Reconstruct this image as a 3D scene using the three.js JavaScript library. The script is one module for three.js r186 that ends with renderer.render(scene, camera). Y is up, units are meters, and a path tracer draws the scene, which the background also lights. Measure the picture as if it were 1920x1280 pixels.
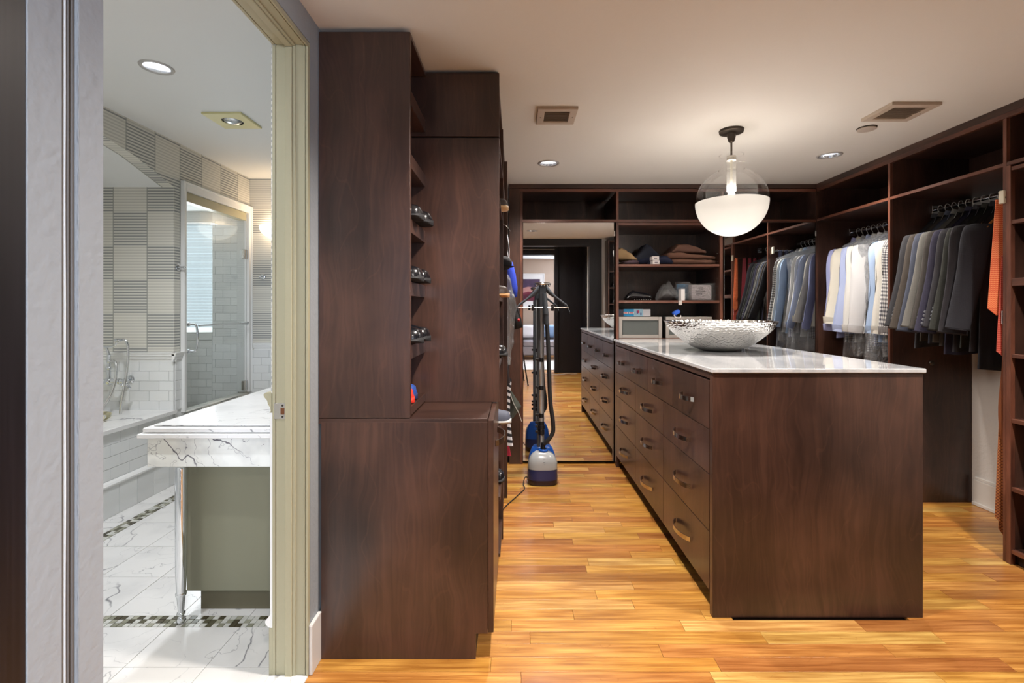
import * as THREE from 'three';
import { mergeGeometries, mergeVertices, toCreasedNormals } from 'three/addons/utils/BufferGeometryUtils.js';
import { RectAreaLightUniformsLib } from 'three/addons/lights/RectAreaLightUniformsLib.js';
import { FontLoader } from 'three/addons/loaders/FontLoader.js';
import { TextGeometry } from 'three/addons/geometries/TextGeometry.js';

// ---------------------------------------------------------------- camera, light, exposure
// Metres, y up. The camera stands at x = 0, z = 0, 1.34 m above the floor and looks along -z; a depth d in the notes below is -z.
const EYE = 1.34, FOCAL = 900, VX = 966, VY = 579;
const scene = new THREE.Scene();
scene.background = new THREE.Color(0xbfd4ea).multiplyScalar(0.6);
const camera = new THREE.PerspectiveCamera(2 * Math.atan(640 / FOCAL) * 180 / Math.PI, 1.5, 0.05, 60);
camera.position.set(0, EYE, 0);
camera.setViewOffset(1920, 1280, 960 - VX, 640 - VY, 1920, 1280);
camera.updateProjectionMatrix();
const renderer = new THREE.WebGLRenderer({ antialias: true });
renderer.toneMapping = THREE.LinearToneMapping;
renderer.toneMappingExposure = 1.1;
renderer.shadowMap.enabled = true;
RectAreaLightUniformsLib.init();
const WARM = 0xffdcb4, NEUTRAL = 0xfff5ec, COOL = 0xdbe8ff;
const POWER = { downlight: 12, pendant: .06, bath: 8.3, showerWindow: 5.5, bedroomWindow: 62, sconce: .22 };
function areaLight(w, h, color, intensity, at, look) {
  const l = new THREE.RectAreaLight(color, intensity, w, h);
  l.position.set(...at); l.lookAt(...look); scene.add(l); return l;
}
function pointLight(color, intensity, at, radius) {
  const l = new THREE.PointLight(color, intensity, 0, 2);
  l.position.set(...at); l.castShadow = true; l.shadow.radius = radius / 0.02; scene.add(l); return l;
}
function spotLight(color, intensity, at, angle, penumbra, radius) {
  const l = new THREE.SpotLight(color, intensity, 0, angle, penumbra, 2);
  l.position.set(...at); l.target.position.set(at[0], 0, at[2]); l.castShadow = true; l.shadow.radius = radius / 0.02;
  scene.add(l); scene.add(l.target); return l;
}
const sx = (px, d) => (px - VX) * d / FOCAL, sy = (py, d) => EYE - (py - VY) * d / FOCAL;   // where a sight line meets the plane at depth d

// ---------------------------------------------------------------- small helpers
let seed = 7;
const rnd = () => { seed |= 0; seed = seed + 0x6D2B79F5 | 0; let t = Math.imul(seed ^ seed >>> 15, 1 | seed); t = t + Math.imul(t ^ t >>> 7, 61 | t) ^ t; return ((t ^ t >>> 14) >>> 0) / 4294967296; };
const rr = (a, b) => a + (b - a) * rnd();
const lerp = (a, b, t) => a + (b - a) * t, clamp = (v, a = 0, b = 1) => Math.min(b, Math.max(a, v));
const smooth = (a, b, v) => { const t = clamp((v - a) / (b - a)); return t * t * (3 - 2 * t); };
const hash = (x, y, s) => { let h = Math.imul(x, 374761393) + Math.imul(y, 668265263) + Math.imul(s, 1442695041) | 0; h = Math.imul(h ^ h >>> 13, 1274126177); return ((h ^ h >>> 16) >>> 0) / 4294967296; };
function noise(x, y, px, py, s) {                                    // value noise that repeats after px, py cells
  const xi = Math.floor(x), yi = Math.floor(y), fx = x - xi, fy = y - yi, u = fx * fx * (3 - 2 * fx), v = fy * fy * (3 - 2 * fy);
  const m = (a, n) => ((a % n) + n) % n, h = (a, b) => hash(m(a, px), m(b, py), s);
  return lerp(lerp(h(xi, yi), h(xi + 1, yi), u), lerp(h(xi, yi + 1), h(xi + 1, yi + 1), u), v);
}
const fbm = (x, y, px, py, s, o = 4) => { let a = 0, w = .5, t = 0; for (let i = 0; i < o; i++) { a += w * noise(x, y, px, py, s + i * 17); t += w; w *= .5; x *= 2; y *= 2; px *= 2; py *= 2; } return a / t; };
function tex(w, h, metresU, metresV, fn, srgb = true) {
  const data = new Uint8Array(w * h * 4);
  for (let j = 0; j < h; j++) for (let i = 0; i < w; i++) {
    const c = fn(i / w, j / h), k = (j * w + i) * 4;
    data[k] = clamp(c[0], 0, 255); data[k + 1] = clamp(c[1], 0, 255); data[k + 2] = clamp(c[2], 0, 255); data[k + 3] = 255;
  }
  const t = new THREE.DataTexture(data, w, h, THREE.RGBAFormat);
  t.wrapS = t.wrapT = THREE.RepeatWrapping; t.magFilter = THREE.LinearFilter; t.minFilter = THREE.LinearMipmapLinearFilter; t.generateMipmaps = true;
  if (srgb) t.colorSpace = THREE.SRGBColorSpace;
  t.repeat.set(1 / metresU, 1 / metresV); t.needsUpdate = true;
  return t;
}
const grey = fn => (u, v) => { const g = fn(u, v) * 255; return [g, g, g]; };
const mixc = (a, b, t) => [lerp(a[0], b[0], t), lerp(a[1], b[1], t), lerp(a[2], b[2], t)];
const std = (o) => new THREE.MeshStandardMaterial(o), phys = (o) => new THREE.MeshPhysicalMaterial(o);

// names, labels, groups
const taken = {};
const numbered = n => { taken[n] = (taken[n] ?? -1) + 1; return taken[n] ? `${n}_${String(taken[n]).padStart(3, '0')}` : n; };
function tag(o, label, category, group) { o.userData.label = label; o.userData.category = category; if (group) o.userData.group = group; return o; }
function thing(name, label, category, at = [0, 0, 0], group) {
  const g = new THREE.Group(); g.name = numbered(name); g.position.set(...at); scene.add(g); return tag(g, label, category, group);
}
function part(parent, name, geo, mat, label) {                       // geo in the parent's own axes
  const m = new THREE.Mesh(geo, mat); m.name = name; m.castShadow = m.receiveShadow = true; parent.add(m);
  if (label) m.userData.label = label; return m;
}
function wpart(parent, name, geo, mat, label) {                      // geo in world axes under an unturned parent
  let x = 0, y = 0, z = 0; for (let p = parent; p && p !== scene; p = p.parent) { x += p.position.x; y += p.position.y; z += p.position.z; }
  return part(parent, name, geo.translate(-x, -y, -z), mat, label);
}
function struct(name, geo, mat) { const m = new THREE.Mesh(geo, mat); m.name = numbered(name); m.userData.kind = 'structure'; m.castShadow = m.receiveShadow = true; scene.add(m); return m; }
function structGroup(name) { const g = new THREE.Group(); g.name = numbered(name); g.userData.kind = 'structure'; scene.add(g); return g; }
function copyOf(root, at, label, group) { const r = root.clone(); r.name = numbered(root.name.replace(/_\d{3}$/, '')); r.position.set(...at); r.userData = { ...root.userData, label }; if (group) r.userData.group = group; scene.add(r); return r; }

// ---------------------------------------------------------------- geometry helpers
function boxUV(pos, nor, g, off) {
  const a = Math.abs(nor[0]) > Math.abs(nor[1]) ? (Math.abs(nor[0]) > Math.abs(nor[2]) ? 0 : 2) : (Math.abs(nor[1]) > Math.abs(nor[2]) ? 1 : 2);
  const gi = 'xyz'.indexOf(g); let [u, v] = a === 0 ? [2, 1] : a === 1 ? [0, 2] : [0, 1];
  if (u === gi) [u, v] = [v, u];
  return [pos[u] + off[0], pos[v] + off[1]];
}
function setUV(geo, g = 'y', off = [rnd() * 5, rnd() * 5]) {
  const p = geo.attributes.position, n = geo.attributes.normal, uv = new Float32Array(p.count * 2);
  for (let i = 0; i < p.count; i++) { const q = boxUV([p.getX(i), p.getY(i), p.getZ(i)], [n.getX(i), n.getY(i), n.getZ(i)], g, off); uv[2 * i] = q[0]; uv[2 * i + 1] = q[1]; }
  geo.setAttribute('uv', new THREE.BufferAttribute(uv, 2)); return geo;
}
function cb(x0, x1, y0, y1, z0, z1, { c = .0015, g = 'y', off, color } = {}) {   // box with chamfered edges, 44 triangles, uv in metres
  const lo = [Math.min(x0, x1), Math.min(y0, y1), Math.min(z0, z1)], hi = [Math.max(x0, x1), Math.max(y0, y1), Math.max(z0, z1)];
  const mid = lo.map((v, i) => (v + hi[i]) / 2), hf = lo.map((v, i) => (hi[i] - v) / 2), ch = Math.min(c, ...hf.map(v => v * .45));
  const P = [], N = [], U = [], I = [], id = {}; off = off || [rnd() * 5, rnd() * 5];
  const sg = [-1, 1];
  for (let a = 0; a < 3; a++) for (const s of sg) for (const sb of sg) for (const sc of sg) {
    const b = (a + 1) % 3, d = (a + 2) % 3, p = [0, 0, 0], n = [0, 0, 0], key = [0, 0, 0];
    p[a] = mid[a] + s * hf[a]; p[b] = mid[b] + sb * (hf[b] - ch); p[d] = mid[d] + sc * (hf[d] - ch); n[a] = s; key[a] = s; key[b] = sb; key[d] = sc;
    id[a + ':' + key.join()] = P.length / 3; P.push(...p); N.push(...n); U.push(...boxUV(p, n, g, off));
  }
  const V = (a, k) => id[a + ':' + k.join()], A = new THREE.Vector3(), B = new THREE.Vector3(), C = new THREE.Vector3(), M = new THREE.Vector3(...mid);
  const tri = (i, j, k) => { A.fromArray(P, i * 3); B.fromArray(P, j * 3); C.fromArray(P, k * 3); const f = B.clone().sub(A).cross(C.clone().sub(A)), o = A.clone().add(B).add(C).divideScalar(3).sub(M); f.dot(o) >= 0 ? I.push(i, j, k) : I.push(i, k, j); };
  const quad = (a, b, e, d) => { tri(a, b, e); tri(a, e, d); };
  for (let a = 0; a < 3; a++) for (const s of sg) {
    const b = (a + 1) % 3, d = (a + 2) % 3, k = (sb, sc) => { const q = [0, 0, 0]; q[a] = s; q[b] = sb; q[d] = sc; return q; };
    quad(V(a, k(-1, -1)), V(a, k(1, -1)), V(a, k(1, 1)), V(a, k(-1, 1)));
    for (const t of sg) { const k2 = e => { const q = [0, 0, 0]; q[a] = s; q[b] = t; q[d] = e; return q; }; quad(V(a, k2(-1)), V(a, k2(1)), V(b, k2(1)), V(b, k2(-1))); }
  }
  for (const i of sg) for (const j of sg) for (const k of sg) { const q = [i, j, k]; tri(V(0, q), V(1, q), V(2, q)); }
  const geo = new THREE.BufferGeometry();
  geo.setAttribute('position', new THREE.Float32BufferAttribute(P, 3)); geo.setAttribute('normal', new THREE.Float32BufferAttribute(N, 3)); geo.setAttribute('uv', new THREE.Float32BufferAttribute(U, 2)); geo.setIndex(I);
  if (color) paint(geo, color); return geo;
}
function paint(geo, rgb) { const n = geo.attributes.position.count, a = new Float32Array(n * 3); for (let i = 0; i < n; i++) a.set(rgb, i * 3); geo.setAttribute('color', new THREE.BufferAttribute(a, 3)); return geo; }
function merge(list) {
  const colored = list.every(g => g.attributes.color);
  return mergeGeometries(list.map(g => { const h = g.index ? g.toNonIndexed() : g.clone(); for (const k of Object.keys(h.attributes)) if (!['position', 'normal', 'uv'].includes(k) && !(k === 'color' && colored)) h.deleteAttribute(k); h.morphAttributes = {}; return h; }));
}
function grid(nu, nv, fn, { closeU = false, metres = true } = {}) {  // fn(u, v) -> [x, y, z], smooth normals, uv from the lengths along the surface
  const P = [], U = [], I = []; const w = nu + 1;
  for (let j = 0; j <= nv; j++) for (let i = 0; i <= nu; i++) { const p = fn(i / nu, j / nv); P.push(p[0], p[1], p[2]); U.push(p[3] ?? i / nu, p[4] ?? j / nv); }
  for (let j = 0; j < nv; j++) for (let i = 0; i < nu; i++) { const a = j * w + i, b = a + 1, c = a + w, d = c + 1; I.push(a, c, b, b, c, d); }
  const geo = new THREE.BufferGeometry();
  geo.setAttribute('position', new THREE.Float32BufferAttribute(P, 3)); geo.setAttribute('uv', new THREE.Float32BufferAttribute(U, 2)); geo.setIndex(I); geo.computeVertexNormals();
  if (closeU) { const n = geo.attributes.normal; for (let j = 0; j <= nv; j++) { const a = j * w, b = a + nu, v = new THREE.Vector3(n.getX(a) + n.getX(b), n.getY(a) + n.getY(b), n.getZ(a) + n.getZ(b)).normalize(); n.setXYZ(a, v.x, v.y, v.z); n.setXYZ(b, v.x, v.y, v.z); } }
  return geo;
}
const V3 = (x, y, z) => new THREE.Vector3(x, y, z);
function tube(pts, r, seg = 32, rad = 8) { return new THREE.TubeGeometry(new THREE.CatmullRomCurve3(pts.map(p => V3(...p)), false, 'centripetal'), seg, r, rad, false); }
function rod(a, b, r, rad = 12, r2 = r) {
  const A = V3(...a), B = V3(...b), g = new THREE.CylinderGeometry(r2, r, A.distanceTo(B), rad);
  g.applyQuaternion(new THREE.Quaternion().setFromUnitVectors(V3(0, 1, 0), B.clone().sub(A).normalize())); return g.translate((A.x + B.x) / 2, (A.y + B.y) / 2, (A.z + B.z) / 2);
}
function lathe(pts, seg = 32, at = [0, 0, 0]) { return new THREE.LatheGeometry(pts.map(p => new THREE.Vector2(...p)), seg).translate(...at); }
const ball = (r, at, w = 16, h = 12) => new THREE.SphereGeometry(r, w, h).translate(...at);
function extrude(points, depth, bevel = 0, holes = []) {
  const s = new THREE.Shape(points.map(p => new THREE.Vector2(...p))); for (const h of holes) s.holes.push(h);
  return new THREE.ExtrudeGeometry(s, { depth, bevelEnabled: bevel > 0, bevelSize: bevel, bevelThickness: bevel, bevelSegments: 2, curveSegments: 24 });
}
function profileAlong(pts, axis, from, to) {                        // pts: closed outline in the plane across the axis; x -> outline (y, z); y -> (x, z); z -> (x, y)
  let area = 0; pts.forEach((p, i) => { const q = pts[(i + 1) % pts.length]; area += p[0] * q[1] - q[0] * p[1]; });
  const g = extrude(area < 0 ? [...pts].reverse() : pts, to - from);
  const p = g.attributes.position, n = g.attributes.normal;
  for (const [at, o] of [[p, from], [n, 0]]) for (let i = 0; i < at.count; i++) { const a = at.getX(i), b = at.getY(i), c = at.getZ(i) + o; axis === 'z' ? at.setXYZ(i, a, b, c) : axis === 'x' ? at.setXYZ(i, c, a, b) : at.setXYZ(i, a, c, b); }
  if (axis === 'y') { const q = g.attributes.position.array, m = g.attributes.normal.array; for (let i = 0; i < q.length; i += 9) for (let k = 0; k < 3; k++) { [q[i + 3 + k], q[i + 6 + k]] = [q[i + 6 + k], q[i + 3 + k]]; [m[i + 3 + k], m[i + 6 + k]] = [m[i + 6 + k], m[i + 3 + k]]; } }
  return setUV(g, axis);
}
function strap(path, half, t) {                                     // flat band: path of [a, b] in the plane across its width; returns geometry with width along y, a -> x, b -> z
  const n = path.length, L = [], R = [];
  for (let i = 0; i < n; i++) { const p = path[Math.max(0, i - 1)], q = path[Math.min(n - 1, i + 1)], dx = q[0] - p[0], dz = q[1] - p[1], l = Math.hypot(dx, dz) || 1; L.push([path[i][0] - dz / l * t / 2, path[i][1] + dx / l * t / 2]); R.push([path[i][0] + dz / l * t / 2, path[i][1] - dx / l * t / 2]); }
  const g = profileAlong([...L, ...R.reverse()], 'y', -half, half); return g;
}
// ---------------------------------------------------------------- materials
const WOODT = tex(512, 1024, .9, 1.8, (u, v) => {
  const warp = fbm(u * 5, v * 5, 5, 5, 3) * .12, fine = noise((u + warp) * 150, v * 9, 150, 9, 11), mid = noise((u + warp) * 34, v * 5, 34, 5, 12), cloud = fbm(u * 4, v * 5, 4, 5, 5, 5);
  let c = mixc([42, 27, 22], [86, 59, 48], clamp(.5 + (cloud - .5) * 1.5 + (mid - .5) * .25 + (fine - .5) * .28));
  const ring = Math.abs(Math.sin((u * 9 + fbm(u * 3, v * 3, 3, 3, 9) * 5) * Math.PI)); if (ring < .08) c = mixc(c, [104, 70, 54], .17);
  return c;
});
const woodBump = tex(256, 512, .9, 1.8, grey((u, v) => .5 + .5 * (noise(u * 120, v * 14, 120, 14, 21) - .5)), false);
const wood = phys({ map: WOODT, roughness: .34, clearcoat: .25, clearcoatRoughness: .22, bumpMap: woodBump, bumpScale: .0002 });
const woodEdgeLit = phys({ color: 0xc9a08c, map: WOODT, roughness: .4, clearcoat: .2, clearcoatRoughness: .3 });
woodEdgeLit.color.setRGB(2.2, 1.7, 1.45);  // brightened copy of the wood: light on the front edges put into the colour
const blackWood = std({ color: 0x8a8a90, map: tex(256, 512, .35, 1.4, (u, v) => { const f = noise(u * 90, v * 7, 90, 7, 31), k = fbm(u * 6, v * 6, 6, 6, 33); return mixc([34, 28, 31], [62, 55, 59], f * .6 + k * .5); }), roughness: .4 });
const kick = std({ color: 0x24140f, roughness: .6 });
const oakMap = tex(1024, 512, 1.6, .36, (u, v) => {
  const w = fbm(u * 4, v * 4, 4, 4, 41) * .25, f = noise(u * 14, (v + w * .15) * 120, 14, 120, 42), m = noise(u * 7, (v + w * .3) * 36, 7, 36, 43), c = fbm(u * 10, v * 8, 10, 8, 44);
  const arc = Math.abs(Math.sin((v * 22 + fbm(u * 6, v * 3, 6, 3, 45) * 9) * Math.PI));
  return mixc([178, 138, 92], [255, 232, 190], clamp(.55 + (f - .5) * .5 + (m - .5) * .6 + (c - .5) * .7 - (arc < .14 ? .13 : 0)));
});
const oak = phys({ map: oakMap, vertexColors: true, roughness: .3, clearcoat: .3, clearcoatRoughness: .18 });
const subfloor = std({ color: 0x3a2412, roughness: .9 });
const plasterBump = tex(512, 512, .5, .5, grey((u, v) => fbm(u * 40, v * 40, 40, 40, 51, 3)), false);
const ceilingPaint = std({ color: 0xdbd8d2, roughness: .75, bumpMap: plasterBump, bumpScale: .0003 });
const wallDaylit = std({ color: 0x959a9d, roughness: .6, bumpMap: plasterBump, bumpScale: .0012 });  // copy of the wall paint with cool daylight put into its colour
const wallPaint = std({ color: 0xcdc9c4, roughness: .6, bumpMap: plasterBump, bumpScale: .0012 });
const bathCeiling = std({ color: 0xe3e4e2, roughness: .8 });
const trimPaint = std({ color: 0xa8a387, roughness: .38 });  // yellow cast and dimness of the light here are put into the colour
const baseTrim = std({ color: 0xd2cec8, roughness: .4 });
const whiteTrim = std({ color: 0xe9e9e6, roughness: .35 });
function marbleMap(base, vein, size, s, amount, stretch = 1) {
  return tex(1024, 1024, size, size, (u, v) => {
    const x = u + v * 1, y = v * stretch, q = fbm(u * 4, v * 4, 4, 4, s, 5), r = fbm(u * 7, v * 7, 7, 7, s + 9, 5);
    const a = Math.abs(Math.sin((x * 3 + q * 3.2) * Math.PI)), b = Math.abs(Math.sin((x * 7 + (stretch > 1 ? v * 4 : 0) + r * 4.4) * Math.PI)), patch = smooth(.42, .72, fbm(u * 3, v * 3, 3, 3, s + 20, 3));
    const k = clamp((1 - smooth(0, .16, a)) * .9 * patch + (1 - smooth(0, .1, b)) * .45 * smooth(.35, .7, q) + (fbm(u * 9, v * 9, 9, 9, s + 30) - .5) * .3);
    return mixc(base, vein, clamp(k * amount));
  });
}
const marbleFloorMap = marbleMap([232, 231, 228], [118, 118, 122], 1.3, 61, 1.1), marbleFloor = std({ map: marbleFloorMap, roughness: .16 });
const marbleSlab = std({ map: marbleMap([232, 233, 227], [96, 94, 100], .8, 71, 1.6), roughness: .14 });
const counterMap = tex(1024, 512, 1.2, 1.2, (u, v) => { const q = fbm(u * 4, v * 14, 4, 14, 81, 5), r = noise(u * 5 + q * 2, v * 90, 5, 90, 83); return mixc([206, 208, 210], [158, 163, 170], clamp((q - .35) * 1.3 + (r - .5) * .35)); });
const counterStone = phys({ map: counterMap, roughness: .06, clearcoat: .6, clearcoatRoughness: .03 });
const tileWhite = std({ color: 0xe7e8e6, roughness: .12 }), tileShade = std({ color: 0xdfe0de, roughness: .14 }), grout = std({ color: 0xd3d3d0, roughness: .85 });
const paper = (() => {                                               // wallpaper: chequer of striped squares
  const S = .52, n = 1024;
  return std({ roughness: .7, map: tex(n, n, S, S, (u, v) => {
    const cu = Math.floor(u * 2), cv = Math.floor(v * 2), dark = (cu + cv) % 2 === 0, fu = u * 2 % 1, fv = v * 2 % 1, st = fv * 12 % 1, line = smooth(.0, .1, st) - smooth(.46, .56, st);
    let c = dark ? mixc([212, 210, 200], [146, 147, 144], line) : mixc([219, 216, 205], [194, 192, 182], line * .8);
    if (fu < .02 || fu > .985) c = mixc(c, [150, 150, 142], .7);
    return c;
  }) });
})();
const chrome = std({ color: 0xd9dcdf, metalness: 1, roughness: .08 }), nickel = std({ color: 0xcbc6bf, metalness: 1, roughness: .22 }), alu = std({ color: 0xb0a9a2, metalness: .9, roughness: .42 });
const bronze = std({ color: 0x5b5249, metalness: .8, roughness: .4 }), steelWire = std({ color: 0xd5d5d3, metalness: .9, roughness: .25 });
const hammerBump = tex(512, 512, .25, .25, grey((u, v) => { let best = 9; const n = 16, x = u * n, y = v * n, xi = Math.floor(x), yi = Math.floor(y); for (let a = -1; a < 2; a++) for (let b = -1; b < 2; b++) { const cx = (xi + a + n) % n, cy = (yi + b + n) % n, dx = xi + a + .5 + (hash(cx, cy, 91) - .5) * .8 - x, dy = yi + b + .5 + (hash(cx, cy, 92) - .5) * .8 - y; best = Math.min(best, dx * dx + dy * dy); } return clamp(best); }), false);
const hammered = std({ color: 0xd6d5d1, metalness: 1, roughness: .16, bumpMap: hammerBump, bumpScale: .0042 });
const mirrorGlass = std({ color: 0xe3e7ea, metalness: 1, roughness: .012 });
const clearGlass = phys({ color: 0xffffff, transmission: 1, thickness: 0, roughness: .02, ior: 1.45 });
const showerGlass = phys({ color: 0xf3f5f5, transmission: 1, thickness: 0, roughness: .01, ior: 1.4 });
const smokeGlass = phys({ color: 0x9aa09c, transmission: .75, thickness: 0, roughness: .25, ior: 1.45 });
const frostGlow = phys({ color: 0xd2d2ce, transmission: .2, thickness: 0, roughness: .92, emissive: 0xfff6ea, emissiveIntensity: .15 });
const bulbGlow = std({ color: 0xffffff, emissive: 0xfff1dc, emissiveIntensity: 3.5 });
const lampGlow = std({ color: 0xffffff, emissive: 0xf4f6ff, emissiveIntensity: 2.2 });
const dimLens = std({ color: 0xdfe6ea, emissive: 0xe8f0ff, emissiveIntensity: .8, roughness: .3 });
const filmBump = tex(512, 512, .3, .3, grey((u, v) => { const r = fbm(u * 7, v * 5, 7, 5, 101, 4); return clamp(Math.abs(Math.sin(r * 16)) * .7 + noise(u * 34, v * 22, 34, 22, 103) * .3); }), false);
const film = phys({ color: 0xf4f6f8, transmission: .86, thickness: 0, roughness: .16, ior: 1.7, bumpMap: filmBump, bumpScale: .01, side: THREE.DoubleSide });
const weave = tex(256, 256, .03, .03, grey((u, v) => .5 + .25 * Math.sin(u * 8 * Math.PI * 2) + .25 * Math.sin(v * 8 * Math.PI * 2)), false);
const cloth = (hex, o = {}) => std({ color: hex, roughness: .9, bumpMap: weave, bumpScale: .0004, side: THREE.DoubleSide, ...o });
const gingham = (a, b) => cloth(0xffffff, { map: tex(64, 64, .017, .017, (u, v) => { const k = (u < .5 ? 1 : 0) + (v < .5 ? 1 : 0); return k === 2 ? a : k === 1 ? mixc(a, b, .5) : b; }) });
const leatherBlack = phys({ color: 0x15161a, roughness: .22, clearcoat: .6, clearcoatRoughness: .12 }), plasticBlack = std({ color: 0x17171a, roughness: .4 }), rubber = std({ color: 0x1c1c1e, roughness: .7 });
const solid = (hex, r = .6, o = {}) => std({ color: hex, roughness: r, ...o });
// ---------------------------------------------------------------- the setting
const CEIL = 2.42, BATH = 2.63, HALL = 2.65, BACK = 4.15;          // ceiling heights; BACK: front of the back wall's cabinets
// wooden floor: planks run along x; those near enough to tell apart are pieces of their own, the rest (seen in the mirror only) are joined
const floor = struct('floor', cb(-2.2, 4.2, -.12, -.013, -4.75, 4.95), subfloor);
{
  const tones = [[1, .84, .55], [.95, .77, .48], [1.03, .91, .66], [.92, .72, .48], [.98, .81, .52], [.84, .64, .44], [1, .83, .52], [.94, .75, .49]].map(t => t.map(v => Math.pow(v * .87, 2.2)));
  const W = .0735, rest = [];
  for (let k = 0; ; k++) {
    const z1 = -4.2 + k * W, z0 = z1 + W; if (z1 > 4.9) break;
    const near = z1 < -1.42;
    const spans = z1 < -2.12 && z1 > -4.1 ? [[-.14, .94], [1.7, 2.68]] : z1 <= -4.1 ? [[-.14, 2.68]] : z1 > -.2 ? [[-.76, 1.6]] : [[-.76, 2.7]];
    if (z1 < -2.4 && z1 > -3.4) spans[1][1] = 3.17;
    for (const [a, b] of spans) {
      let x = a - rr(0, .5);
      while (x < b) {
        const l = rr(.38, 1.15), x0 = Math.max(x, a), x1 = Math.min(x + l, b); x += l;
        if (x1 - x0 < .02) continue;
        const t = tones[Math.floor(rnd() * tones.length)].map(v => v * rr(.92, 1.06));
        const g = cb(x0 + .0004, x1 - .0004, -.013, rr(-.0003, 0), z1 + .0004, z0 - .0004, { c: .0009, g: 'x', color: t });
        const uv = g.attributes.uv; for (let i = 0; i < uv.count; i++) uv.setXY(i, uv.getY(i), uv.getX(i));
        near ? wpart(floor, 'plank', g, oak) : rest.push(g);
      }
    }
  }
  wpart(floor, 'far_planks', merge(rest), oak).userData.kind = 'stuff';
}
// bathroom floor: marble tiles with a mosaic band
const bathFloor = struct('floor_bathroom', cb(-4.2, -.76, -.12, -.011, -4.95, .2), grout);
{
  const T = .305, bandZ = -2.023, bandX = -2.42, B = .075;
  const tileAt = (x0, x1, z0, z1) => { if (x1 - x0 < .03 || z1 - z0 < .03) return; const g = cb(x0 + .001, x1 - .001, -.011, 0, z0 + .001, z1 - .001, { c: .0008, g: 'z' }); if (rnd() < .5) { const uv = g.attributes.uv; for (let i = 0; i < uv.count; i++) uv.setXY(i, uv.getY(i) + .3, -uv.getX(i)); } wpart(bathFloor, 'floor_tile', g, marbleFloor); };
  for (const [za, zb] of [[-4.74, bandZ - B], [bandZ, -.5]]) for (const [xa, xb] of [[-2.62, bandX - B / 2], [bandX + B / 2, -.762]]) {
    if (xb < -2.3 && za > -2.1) continue;
    for (let z = zb === bandZ ? zb : za > -2.1 ? -.577 : zb; z > za; z -= T) for (let x = xb > -1 ? -.55 : xb; x > xa; x -= T) tileAt(Math.max(x - T, xa), Math.min(x, xb), Math.max(z - T, za), Math.min(z, zb));
  }
  const cols = [[.78, .78, .75], [.36, .35, .28], [.55, .55, .48], [.82, .82, .79], [.30, .28, .22], [.62, .62, .55], [.8, .8, .77]], chips = [];
  const chip = (x, z, s) => chips.push(cb(x + .001, x + s - .001, -.011, .0005, z + .001, z + s - .001, { c: .0007, color: cols[Math.floor(rnd() * cols.length)].map(v => Math.pow(v, 2.2)) }));
  const s = B / 3;
  for (let i = 0; i < 3; i++) { for (let x = -2.46; x < -.77; x += s) chip(x, bandZ - B + i * s, s); for (let z = -4.7; z < bandZ - B - s; z += s) chip(bandX - B / 2 + i * s, z, s); }
  wpart(bathFloor, 'mosaic_band', merge(chips), std({ vertexColors: true, roughness: .2 })).userData.kind = 'stuff';
}
struct('trim_1', cb(-.9, -.755, -.01, .004, -1.755, -.885, { c: .003 }), marbleFloor);      // marble threshold under the bathroom door
// ceilings
const disc = (x, z, r) => { const p = new THREE.Path(); p.absarc(x, z, r, 0, Math.PI * 2, true); return p; };
const rect = (x, z, w, l) => { const p = new THREE.Path(); p.moveTo(x - w, z - l); p.lineTo(x - w, z + l); p.lineTo(x + w, z + l); p.lineTo(x + w, z - l); p.closePath(); return p; };
const VENTS = [[sx(1043, 2.67), 2.665, .07, .074], [sx(1686, 2.62), 2.615, .092, .079]];
const LAMPS = [[.247, 3.56], [2.21, 3.375], [.24, 1.55], [2.2, 1.5]], BATHLAMPS = [[-1.914, 2.563], [-1.7, 1.25]];
{
  const slab = (x0, x1, z0, z1, y, holes, mat, name, t = .14) => { const g = extrude([[x0, -z1], [x1, -z1], [x1, -z0], [x0, -z0]], t, 0, holes.map(([x, d, w, l]) => w ? rect(x, d, w, l) : disc(x, d, .066))); g.rotateX(-Math.PI / 2); return struct(name, setUV(g.translate(0, y, 0)), mat); };
  slab(-.76, 3.3, -4.85, -.6, CEIL, [...LAMPS, ...VENTS], ceilingPaint, 'ceiling');
  slab(-4.2, -.74, -4.95, .3, BATH, BATHLAMPS, bathCeiling, 'ceiling_bathroom');
  slab(-2.3, 4.3, -.62, 5.1, HALL, [], ceilingPaint, 'ceiling_hall', .1);
}
// wall between closet and bathroom, with the door opening between d = 0.886 and 1.755
const JN = .868, JF = 1.755, HEAD = 2.305, WX = -.755, BX = -.893;
struct('wall_left', setUV(merge([cb(BX, WX, 0, HALL, -4.85, -JF - .012), cb(BX, WX - .022, 0, HALL, -JN + .012, -.6), cb(BX, WX, HEAD + .012, HALL, -JF - .012, -JN + .012)])), wallDaylit);
struct('wall_right', cb(3.17, 3.3, 0, CEIL + .1, -4.85, -.6), wallPaint);
struct('wall_back', cb(-.9, 3.3, 0, CEIL + .1, -4.85, -4.72), wallPaint);
struct('wall_front', merge([cb(1.36, 3.3, 0, CEIL + .1, -.72, -.6), cb(-.755, 1.36, CEIL, HALL, -.7, -.6)]), wallPaint);
{
  const end = struct('trim_2', setUV(merge([cb(BX - .002, BX + .02, 1.03, HALL, -JF - .03, -JF - .004), cb(BX - .002, BX + .02, HEAD + .07, HALL, -JF, -JN)])), paper);   // wallpapered return beside the jamb
  end.userData.kind = 'structure';
}
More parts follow.
